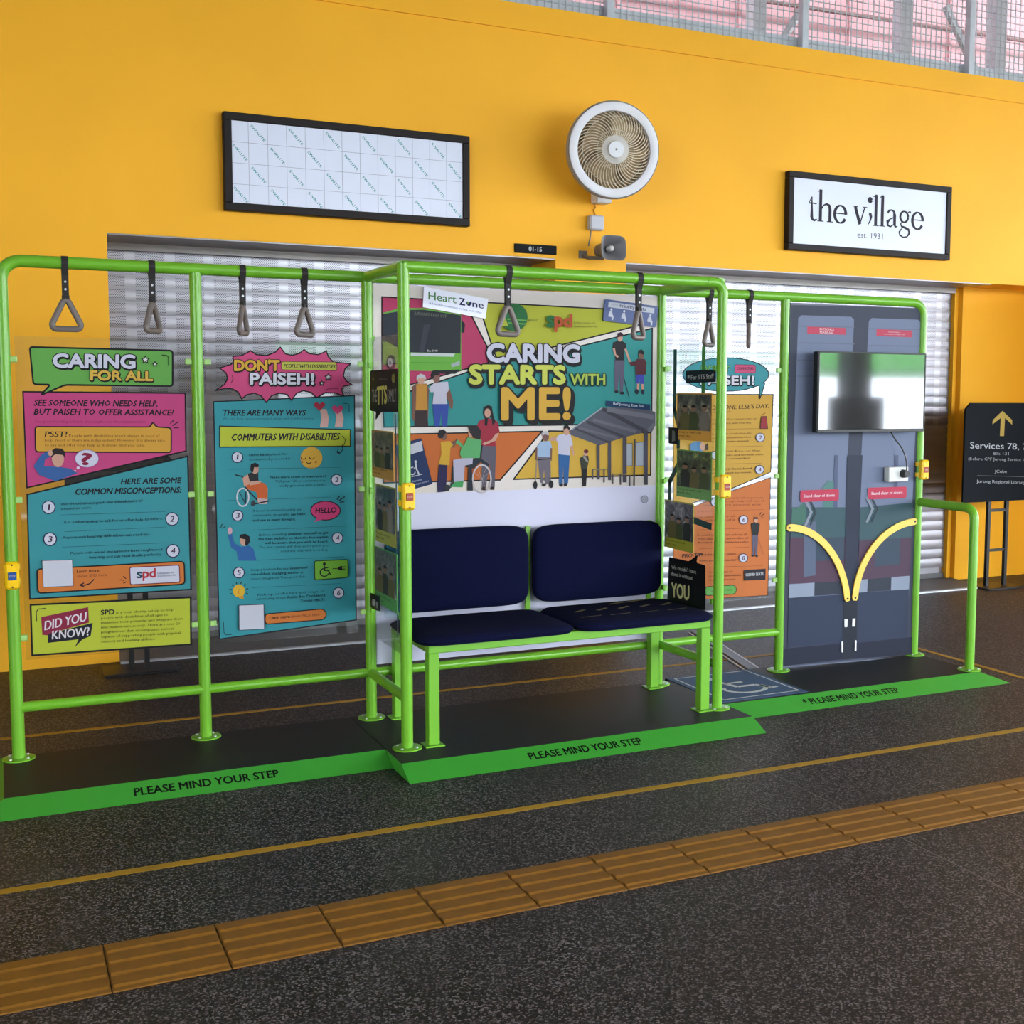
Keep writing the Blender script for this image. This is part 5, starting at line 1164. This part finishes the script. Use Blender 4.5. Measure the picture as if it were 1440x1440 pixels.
g.rr([(325, 1018), (632, 1003), (632, 1132), (328, 1144)], 8, (26, 34, 44)); g.poly([(345, 1062), (360, 1060), (368, 1078), (360, 1096), (346, 1098)], (190, 196, 190)); g.text('For TTS Staff', 380, 1108, 610, 1094, 44, (226, 226, 220), .01); g.build('name_plate', sr, 'dark plate reading For TTS Staff')
sidecard(sr, XR, J_, ((158, -35), (395, -35), (393, 295), (160, 280)), PH[1], (206, 148, 60), 'photo card with orange caption')
sidecard(sr, XR, J_, ((158, 345), (393, 362), (392, 700), (158, 655)), PH[3], (92, 140, 66), 'photo card with green caption')
sidecard(sr, XR, J_, ((78, 690), (272, 705), (270, 1042), (76, 1006)), PH[2], (150, 150, 50), 'photo card with olive caption')
g = Art(NX, J_, 0.0072, X=XR); g.poly([(105, 195), (170, 200), (168, 312), (105, 305)], (26, 26, 28)); g.poly([(130, 215), (148, 222), (150, 285), (128, 295)], (120, 122, 120)); g.build('small_tag', sr, 'small black tag')
g = Art(NX, J_, 0.0050, X=XR)
g.rr([(106, 1070), (240, 1100), (300, 1056), (292, 1110), (352, 1128), (352, 1430), (92, 1400)], 10, (20, 20, 24)); g.text("We couldn't have", 122, 1150, 288, 1185, 26, (216, 212, 204)); g.text('done it without', 122, 1195, 265, 1226, 26, (216, 212, 204)); g.text('YOU', 124, 1338, 242, 1362, 92, (236, 230, 160), .03); g.build('thanks_bubble', sr, 'black speech bubble reading YOU')

# ================================================================== MOCK BUS DOOR
dr = empty('bus_door_panel', (4.0, YK, HP), 'dark printed mock bus door between the green poles', 'door panel')
MB().box(3.567, 4.442, YK - 0.006, YK + 0.006, 0.056, 2.02, mat('slate_door_print', (60, 65, 84), 0.35)).build('door_sheet', dr)
K_, L_ = (1080, 400, 5.54), (1080, 640, 4.5)
YD = YK - 0.006
M_trk = (48, 52, 68)
g = Art(NY, PX, 0.0003, Y=YD)
kp = lambda x, y: (1080 + x / 5.54, 400 + y / 5.54); lp = lambda x, y: (1080 + x / 4.5, 640 + y / 4.5)
WL_ = [kp(235, 262), kp(262, 240), kp(648, 252), kp(670, 275), lp(505, 0), lp(468, 1188), lp(122, 1215), lp(160, 0)]
WR_ = [kp(785, 285), kp(808, 262), kp(1168, 275), kp(1190, 298), lp(925, 0), lp(880, 1165), lp(556, 1190), lp(590, 0)]
g.poly([kp(180, 160), kp(1235, 185), lp(905, 1260), lp(85, 1335)], (66, 71, 90))
lead = []
for n_, W in ((0, WL_), (1, WR_)):
    g.poly(W, (128, 138, 168)); lead.append(W)
for y in (325, 455): g.line([kp(238, y), kp(668, y + 8)], 1.6, (120, 126, 150)); g.line([kp(785, y + 20), kp(1185, y + 26)], 1.6, (120, 126, 150))
for y in (590, 715): g.line([kp(222, y), kp(400, y)], 1.6, (120, 126, 150))
g.poly([kp(305, 328), kp(606, 340), kp(604, 392), kp(304, 385)], (214, 76, 104)); g.poly([kp(845, 348), kp(1124, 360), kp(1122, 412), kp(843, 402)], (214, 76, 104))
g.text('DOORS', kp(402, 352)[0], kp(402, 356)[1], kp(512, 358)[0], kp(512, 360)[1], 3.0, (240, 226, 230), .02); g.text('MANUAL', kp(402, 352)[0], kp(402, 380)[1], kp(512, 358)[0], kp(512, 384)[1], 3.0, (240, 226, 230), .02)
g.text('In an emergency', kp(935, 372)[0], kp(935, 374)[1], kp(1030, 376)[0], kp(1030, 378)[1], 1.8, (240, 226, 230)); g.text('push button to open door', kp(905, 390)[0], kp(905, 390)[1], kp(1068, 396)[0], kp(1068, 396)[1], 1.8, (240, 226, 230))
# printed view in the window panes
for pts, c in (([lp(150, 330), lp(500, 330), lp(492, 520), lp(140, 520)], (68, 98, 108)), ([lp(140, 520), lp(492, 520), lp(486, 800), lp(130, 815)], (94, 66, 88)), ([lp(150, 330), lp(180, 340), lp(220, 300), lp(240, 330), lp(235, 430), lp(145, 460)], (76, 122, 110)), ([lp(345, 200), lp(380, 160), lp(420, 170), lp(430, 330), lp(350, 330)], (92, 140, 136)),
    ([lp(300, 530), lp(480, 515), lp(480, 660), lp(298, 670)], (64, 80, 100)), ([lp(225, 420), lp(300, 420), lp(298, 760), lp(225, 770)], (100, 112, 138)), ([lp(420, 0), lp(440, 0), lp(436, 330), lp(410, 330)], (92, 102, 134)),
    ([lp(132, 818), lp(292, 806), lp(290, 890), lp(128, 904)], (158, 168, 190)), ([lp(292, 806), lp(486, 795), lp(482, 878), lp(290, 890)], (54, 60, 76)), ([lp(128, 904), lp(478, 880), lp(468, 1188), lp(122, 1215)], (50, 60, 86)),
    ([lp(580, 330), lp(915, 300), lp(905, 520), lp(575, 540)], (68, 98, 108)), ([lp(575, 540), lp(905, 520), lp(895, 765), lp(565, 790)], (90, 66, 88)), ([lp(675, 540), lp(835, 525), lp(830, 690), lp(672, 705)], (64, 80, 100)), ([lp(800, 0), lp(822, 0), lp(815, 240), lp(795, 240)], (92, 102, 134)),
    ([lp(565, 790), lp(628, 784), lp(624, 865), lp(562, 870)], (158, 168, 190)), ([lp(628, 784), lp(778, 772), lp(775, 855), lp(624, 865)], (54, 60, 76)), ([lp(778, 772), lp(892, 763), lp(888, 848), lp(775, 855)], (158, 168, 190)), ([lp(562, 870), lp(888, 848), lp(880, 1165), lp(556, 1190)], (50, 60, 86)),
    ([lp(500, 0), lp(595, 0), lp(570, 560), lp(560, 1285), lp(466, 1290), lp(485, 560)], (50, 57, 78)), ([lp(474, 920), lp(562, 915), lp(555, 1285), lp(466, 1292)], (36, 42, 56)),
    ([lp(88, 1225), lp(470, 1188), lp(466, 1290), lp(85, 1335)], (34, 38, 60)), ([lp(556, 1188), lp(906, 1150), lp(905, 1262), lp(555, 1285)], (34, 38, 60))): g.poly(pts, c)
for x, y in ((250, 290), (638, 270)):
    for dx in (0, 30): g.line([lp(x - 15 + dx, y), lp(x + 20 + dx, y + 70), lp(x - 15 + dx, y + 150)], 2.2 if dx else 3.4, (58, 72, 84) if dx else (150, 160, 176))
for x, y, t in ((200, 215, 0), (628, 198, 1)):
    g.rr([lp(x, y + 8), lp(x + 245, y), lp(x + 243, y + 72), lp(x, y + 82)], 3, (210, 62, 92)); g.text('Stand clear of doors', *lp(x + 22, y + 53), *lp(x + 218, y + 46), 4.2, (244, 232, 236), .015)
g.line([lp(90, 1340), lp(870, 1276)], 1.4, (120, 128, 150))
g.build('door_print', dr)
for x, y in ((486, 1062), (536, 1058), (463, 1212), (548, 1204)):
    p = at(*lp(x, y), Y=YD); h = 0.022 if y < 1100 else 0.03
    MB().box(p.x - (0.010 if y < 1100 else 0.005), p.x + (0.010 if y < 1100 else 0.005), YD - 0.012, YD - 0.0045, p.z - h, p.z + h, M_white, 0.002).build('door_catch', dr)
# curved yellow grab bars
for P0_, P1_, P2_, P3_ in (((125, 458), (300, 448), (470, 640), (492, 905)), ((918, 418), (720, 440), (560, 660), (541, 900))):
    P = [at(*lp(*q), Y=YD) for q in (P0_, P1_, P2_, P3_)]; path = []
    for i in range(17):
        t = i / 16; path.append(P[0] * (1 - t) ** 3 + P[1] * 3 * t * (1 - t) ** 2 + P[2] * 3 * t * t * (1 - t) + P[3] * t ** 3)
    hw = 0.019; top = []; bot = []
    for i, p in enumerate(path):
        a, c = path[max(i - 1, 0)], path[min(i + 1, 16)]; t = (c - a).normalized(); n = V((-t.z, 0, t.x)); top.append(p + n * hw); bot.append(p - n * hw)
    t0 = (path[0] - path[1]).normalized() * hw * 0.8; t1 = (path[-1] - path[-2]).normalized() * hw * 0.8
    out = [top[0] + (bot[0] - top[0]) * 0.2 + t0, ] + top + [top[-1] + (bot[-1] - top[-1]) * 0.2 + t1, bot[-1] - (bot[-1] - top[-1]) * 0.2 + t1] + bot[::-1] + [bot[0] - (bot[0] - top[0]) * 0.2 + t0]
    out = [q + V((0, -0.0075, 0)) for q in out]
    bar = MB().prism(out, (0, -0.009, 0), mat('yellow_grab_bar', (232, 190, 84), 0.4)).build('grab_bar', dr)
    for q in (path[0], path[-1]): MB().disc(q + V((0, -0.0168, 0)), (0, -1, 0), 0.006, 0.002, M_black, 10).build('bolt', bar)
# television
tv = empty('television', (4.05, YK, 1.335), 'flat screen television mounted on the mock bus door', 'television')
tx0, tx1, tz0, tz1, ty = 3.684, 4.412, 1.336, 1.766, 2.019
MB().box(tx0, tx1, ty + 0.001, ty + 0.045, tz0, tz1, M_black, 0.004).build('housing', tv)
for n_, q in (('bezel', (tx0, tx1, tz1 - 0.008, tz1)), ('bezel', (tx0, tx1, tz0, tz0 + 0.016)), ('bezel', (tx0, tx0 + 0.008, tz0 + 0.0165, tz1 - 0.0085)), ('bezel', (tx1 - 0.008, tx1, tz0 + 0.0165, tz1 - 0.0085))):
    MB().box(q[0], q[1], ty - 0.006, ty + 0.0005, q[2], q[3], M_black, 0.0015).build(n_, tv)
sm = mat('dark_glossy_screen', (10, 12, 16), 0.06, spec=0.8, coat=0.7)
sb = sm.node_tree.nodes['Principled BSDF']; sb.inputs['Coat Roughness'].default_value = 0.03; sb.inputs['IOR'].default_value = 1.9; sb.inputs['Coat IOR'].default_value = 1.8
MB().box(tx0 + 0.0085, tx1 - 0.0085, ty - 0.003, ty + 0.0008, tz0 + 0.0165, tz1 - 0.0085, sm).build('screen', tv)
MB().box(3.93, 4.17, ty + 0.0455, YK - 0.0062, 1.42, 1.68, M_black).build('wall_mount', tv)
# socket with plug and lead
so = empty('power_socket', (4.30, YK - 0.02, 1.05), 'white surface socket with black plug under the television', 'socket')
sx0, sx1 = 4.215, 4.352
MB().box(sx0, sx1, YD - 0.05, YD - 0.0045, 1.056, 1.138, mat('white_socket', (206, 206, 204), 0.4), 0.004).build('socket_box', so)
MB().disc((4.312, YD - 0.0502, 1.10), (0, -1, 0), 0.024, 0.035, M_black, 20, 0.019).build('plug', so)
pts = bez((4.312, YD - 0.078, 1.115), (4.33, YD - 0.07, 1.20), (4.27, YD - 0.055, 1.27), 8) + bez((4.27, YD - 0.055, 1.27), (4.22, YD - 0.04, 1.32), (4.21, YD - 0.03, 1.40), 6)[1:]
MB().tube(pts, 0.004, M_black, 8).build('power_lead', so, smooth=True)
MB().box(sx0 + 0.02, sx0 + 0.04, YD - 0.053, YD - 0.0502, 1.08, 1.105, M_white).build('switch', so)
bpy.data.objects.remove(_ob); bpy.data.curves.remove(_cu)
